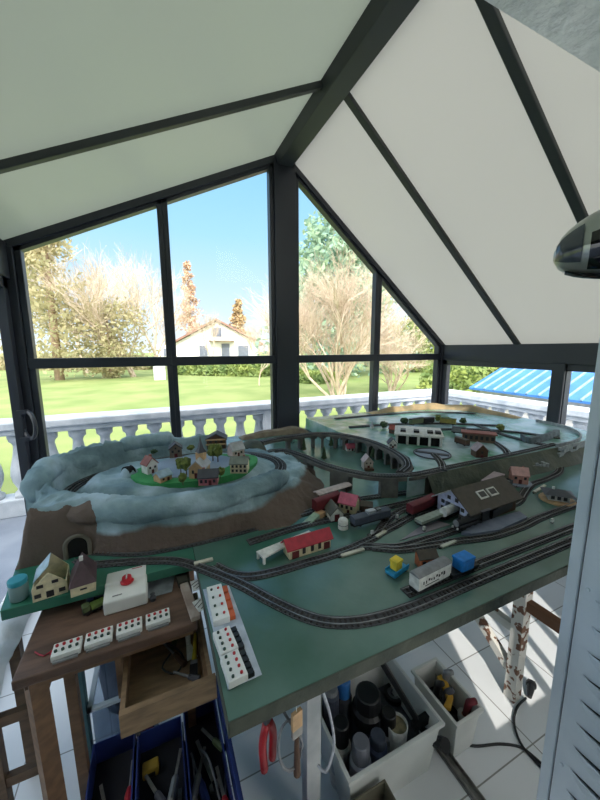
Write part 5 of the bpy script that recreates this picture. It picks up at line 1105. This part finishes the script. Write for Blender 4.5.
d = b-a; MB().bar((0, 0, 0), d, .010, .018).build('bar', c_black, t); MB().bar(d*.80+Vector((-.025, 0, 0)), d*.80+Vector((.045, 0, .005)), .02, .03).build('jaw', c_black, t); MB().tube([d*.90+Vector((.0, -.01, 0)), d*.99+Vector((.02, -.02, -.01))], .016, 10).build('grip', c_black, t)
v = P(394, 692, .11); t = thing('tape_roll', 'black tape roll lying at the back right of the white crate', 'tape roll', (v.x, v.y, .09)); MB().lathe([(.026, 0), (.038, 0), (.038, .02), (.026, .02), (.026, 0)], 22, cap=False).build('tape', c_black, t); MB().lathe([(.014, .004), (.0255, .004), (.0255, .016), (.014, .016), (.014, .004)], 22, cap=False).build('core', c_grey, t)
MB().box(.62, .79, .68, .90, .0045, .088).build('x', c_dgrey)
o = COL.objects['x']; o.name = 'tool_case'; tag(o, 'dark grey flat tool case at the bottom of the white crate under the tape roll', 'case')
# bin contents
BZ = .0045; 
t = thing('hand_saw', 'hand saw with mustard yellow handle sticking up in the narrow white bin', 'saw', P(446, 690, .165)+Vector((0, 0, -.012)), -1.15)
pts = [(-.035, .05), (.0, .03), (.03, -.01), (.035, -.06), (.012, -.065), (.012, -.03), (-.012, .0), (-.045, .03)]
MB().prism(pts, 0, .016).build('handle', M('mustard_handle', (196, 150, 52), .5), t, bevel=.003); MB().prism3([(-.055, .045, .005), (-.03, .02, .005), (-.02, .035, -.125), (-.045, .05, -.125)], (.0, .002, 0)).build('blade', c_st, t)
for i, (px, py, z, c, lab) in enumerate([(436, 682, .18, c_black, 'black handled tool at the back left of the narrow bin'), (444, 672, .19, c_grey, 'grey handled tool at the back of the narrow bin'), (466, 702, .17, c_mar, 'maroon handled tool along the right wall of the narrow bin'), (444, 693, .16, c_dgrey, 'dark grey tool along the left wall of the narrow bin')]):
    v = P(px, py, z); t = thing('hand_tool', lab, 'hand tool', (v.x, v.y, BZ), .3*i); MB().tube([(0, .01, .0), (0, 0, z*.55)], .005, 6).build('shaft', c_st, t); MB().tube([(0, 0, z*.55), (0, -.01, z), (0, -.03, z+.02)], [.011, .013, .010], 8).build('handle', c, t, smooth=True)
v = P(465, 714, .12); t = thing('tape_roll', 'whitish tape roll at the front of the narrow bin', 'tape roll', (v.x, v.y, .10)); MB().lathe([(.012, 0), (.024, 0), (.024, .02), (.012, .02), (.012, 0)], 20, cap=False).build('tape', c_whit, t); MB().lathe([(.0085, .002), (.0118, .002), (.0118, .018), (.0085, .018), (.0085, .002)], 20, cap=False).build('core', c_tan, t)
v = P(452, 714, .10); t = thing('torch', 'black rubber torch wedged between the crate and the narrow bin', 'torch', (.836, .70, .0), .0); MB().tube([(0, .05, .018), (0, -.035, .075)], .016, 12).build('barrel', c_black, t); MB().tube([(0, -.035, .075), (0, -.055, .090)], [.020, .022], 12).build('head', c_black, t)
MB().box(.886, .976, .652, .822, .0042, .075).build('x2', c_black)
o = COL.objects['x2']; o.name = 'tool_pouch'; tag(o, 'black tool pouch filling the bottom of the narrow white bin', 'pouch')
# cables, plug, floor profile
def fl(px, py, z=.006): return P(px, py, z)
cbl = thing('power_cable', 'black power cable with a plug lying on the tiles by the peeling table leg', 'cable', fl(531, 695))
o0 = fl(531, 695)
MB().tube(smoothpath([Vector(fl(*q))-o0 for q in ((526, 698), (518, 706), (514, 718), (516, 732), (523, 747), (536, 762), (550, 776))]), .0045, 8).build('cord', c_black, cbl, smooth=True)
MB().tube([(-.02, -.005, .006), (.015, .012, .010), (.032, .02, .012)], [.008, .014, .013], 12).tube([(.030, .018, .012), (.040, .024, .012)], .019, 14).build('plug', c_black, cbl)
for s in (-1, 1): MB().tube([(.040-.006*s, .024+.010*s, .012), (.056-.006*s, .032+.010*s, .012)], .0025, 8).build('plug_pin', c_st, cbl)
tag(MB().tube(smoothpath([fl(*q) for q in ((438, 733), (455, 741), (475, 746), (500, 744), (520, 747), (533, 756), (548, 770))]), .0045, 8).build('black_cable', c_black, smooth=True), 'second black cable running from the crate across the tiles to the right', 'cable')
v0, v1 = P(440, 748, .0), P(480, 803, .0); L = (v1-v0).length; t = thing('metal_profile', 'grey metal profile strip lying on the tiles right of the crate', 'profile', v0, math.atan2(v1.y-v0.y, v1.x-v0.x))
MB().box(0, L*1.2, -.014, -.011, .0005, .018).box(0, L*1.2, .011, .014, .0005, .018).box(0, L*1.2, -.014, .014, .0005, .003).build('channel', c_st, t); MB().box(-.003, 0, -.015, .015, .0005, .02).build('end_cap', c_dgrey, t)
# hanging pliers, wire loop and brush under the front edge
v = P(268, 745, .60); t = thing('hanging_pliers', 'pliers with red grips hanging under the front edge left of the white plank', 'pliers', v, .5)
for s in (-1, 1): MB().tube(smoothpath([(s*.004, 0, .06), (s*.016, 0, .02), (s*.013, 0, -.05)]), .0085, 8).build('red_grip', c_rh, t, smooth=True)
MB().prism3([(-.010, -.004, .05), (.010, -.004, .05), (.005, -.004, .11), (-.005, -.004, .11)], (0, .008, 0)).build('jaws', c_dgrey, t); MB().tube([(0, 0, .105), (.0, .03, .22)], .0015, 6).build('hook_wire', c_st, t)
tag(MB().tube(smoothpath([P(290, 745, .62)+Vector((.026*math.cos(a), .01*math.sin(a), .05*math.sin(a))) for a in [2*PI*k/14 for k in range(15)]]+[P(284, 712, .70), P(286, 700, .815)]), .003, 6).build('wire_loop', c_grey, smooth=True), 'grey cable loop hanging left of the white plank leg', 'cable')
v = P(297, 755, .60); t = thing('hanging_brush', 'brush with dark wooden handle hanging beside the white plank leg', 'brush', v, .2); MB().tube([(0, 0, -.05), (0, 0, .05)], [.008, .005], 8).build('handle', c_brown, t); MB().box(-.012, .012, -.004, .004, .05, .07).build('ferrule', c_st, t); MB().box(-.012, .012, -.004, .004, .07, .11).build('bristles', c_tan, t); MB().tube([(0, 0, .10), (0, .01, .225)], .0012, 5).build('string', c_whit, t)
tag(MB().tube(smoothpath([P(322, 690, .80), P(330, 715, .62), P(334, 745, .50), P(326, 772, .46), P(318, 765, .46)]), .0035, 8).build('grey_hose', c_pale, smooth=True), 'pale grey hose hanging right of the white plank leg', 'hose')
# ================================================================ SHUTTER AND WALL LAMP
m_shut = M('white_shutter_paint', (206, 216, 226), .45, (190, 202, 214), 5, bump=.1)
XS = .80; stt = thing('louvred_shutter', 'white painted metal louvred shutter folded open at the right foreground', 'shutter', (XS, .20, 0))
MB().box(0, .030, .004, .128, .02, 1.50).build('panel', m_shut, stt); MB().box(-.006, .034, .130, .152, .02, 1.50).build('stile', m_shut, stt, bevel=.003)
MB().box(.002, .028, .128, .130, .02, 1.50).build('seam', M('dark_grey_seam', (96, 92, 104), .8), stt)  # seam strip in a darker grey than the panel
for k in range(22):
    z = .15+.0605*k; n = 14; L0, L1 = .006, .100
    # pressed-out louvre: a half lens bulging from the panel, open along its top
    rows = []
    for i in range(n+1):
        u = i/n; y = L1+(L0-L1)*u; s = math.sin(PI*u)**.6
        rows.append([(0, y, z-.032*s-.002), (-.003*s-.0002, y, z-.024*s), (-.008*s-.0003, y, z-.010*s), (-.010*s-.0004, y, z-.001), (-.0085*s-.0003, y, z+.000)])
    lv = MB().add(sum(rows, []), [(5*i+j, 5*i+j+1, 5*i+6+j, 5*i+5+j) for i in range(n) for j in range(4)]).build('louvre', m_shut, stt, smooth=True)
    lens = [(-.0006, L1+(L0-L1)*i/n, z-.004) for i in range(n+1)]+[(-.0006, L1+(L0-L1)*(n-i)/n, z-.004+.0042*math.sin(PI*(n-i)/n)**.7) for i in range(1, n)]
    MB().add(lens, [tuple(range(len(lens)))]).build('louvre_gap', c_black, lv)
for z in (.5, .95, 1.4): MB().ball((-.001, .114, z), .004, 6, 8).build('rivet', m_shut, stt)
# wall lamp: streamlined silver shell, smoky lens
LP = PY(553, 258, .40); ax = Vector((.47, -.88, .0)).normalized()
lamp = thing('wall_lamp', 'silver and black streamlined outdoor wall lamp at the right edge above the shutter', 'lamp', LP)
m_silv = M('silver_shell', (176, 180, 176), .3, (160, 164, 160), 6, metal=.6); m_lens = M('smoky_lens', (70, 76, 84), .12, (56, 62, 72), 6, spec=.8); m_gloss = M('gloss_black', (10, 10, 12), .08, spec=.8)
vv = Vector((0, 0, 1)); vv = (vv-ax*vv.dot(ax)).normalized(); ww = ax.cross(vv)     # ww points away from the camera side or towards it
if ww.y > 0: ww = -ww
def shell(x0, x1, a0, a1, off, n=14, m=24):
    vs = []
    for i in range(n+1):
        x = x0+(x1-x0)*i/n; f = max(0.0, min(1, x/.155)); r = .080*math.sqrt(max(1e-5, 1-(1-f)**2))**.85
        for j in range(m+1):
            a = a0+(a1-a0)*j/m; c, s = math.cos(a), math.sin(a)
            ru = r*(1.0 if s > 0 else .72)
            vs.append(ax*x+vv*(s*(ru+off)+.012*f)+ww*(c*(r*.85+off)))
    return vs, [(i*(m+1)+j, i*(m+1)+j+1, (i+1)*(m+1)+j+1, (i+1)*(m+1)+j) for i in range(n) for j in range(m)]
MB().add(*shell(0.0005, .2262, 0, 2*PI, 0, 26, 36)).build('housing', m_silv, lamp, smooth=True)
MB().add(*shell(.004, .040, -.62, .74, .0015)).build('lens', m_lens, lamp, smooth=True)
MB().add(*shell(.050, .215, -.95, .30, .0015)).build('black_side_panel', m_gloss, lamp, smooth=True)
MB().add(*shell(.020, .215, -1.5, -1.08, .004)).build('lower_lip', m_gloss, lamp, smooth=True)
end = ax*.2265
wp = MB().lathe([(.10, 0), (.10, .004), (.085, .006)], 24).build('wall_plate', m_silv, lamp); wp.rotation_euler = (-PI/2, 0, 0); wp.location = (end.x, YB-LP.y, end.z+.012)
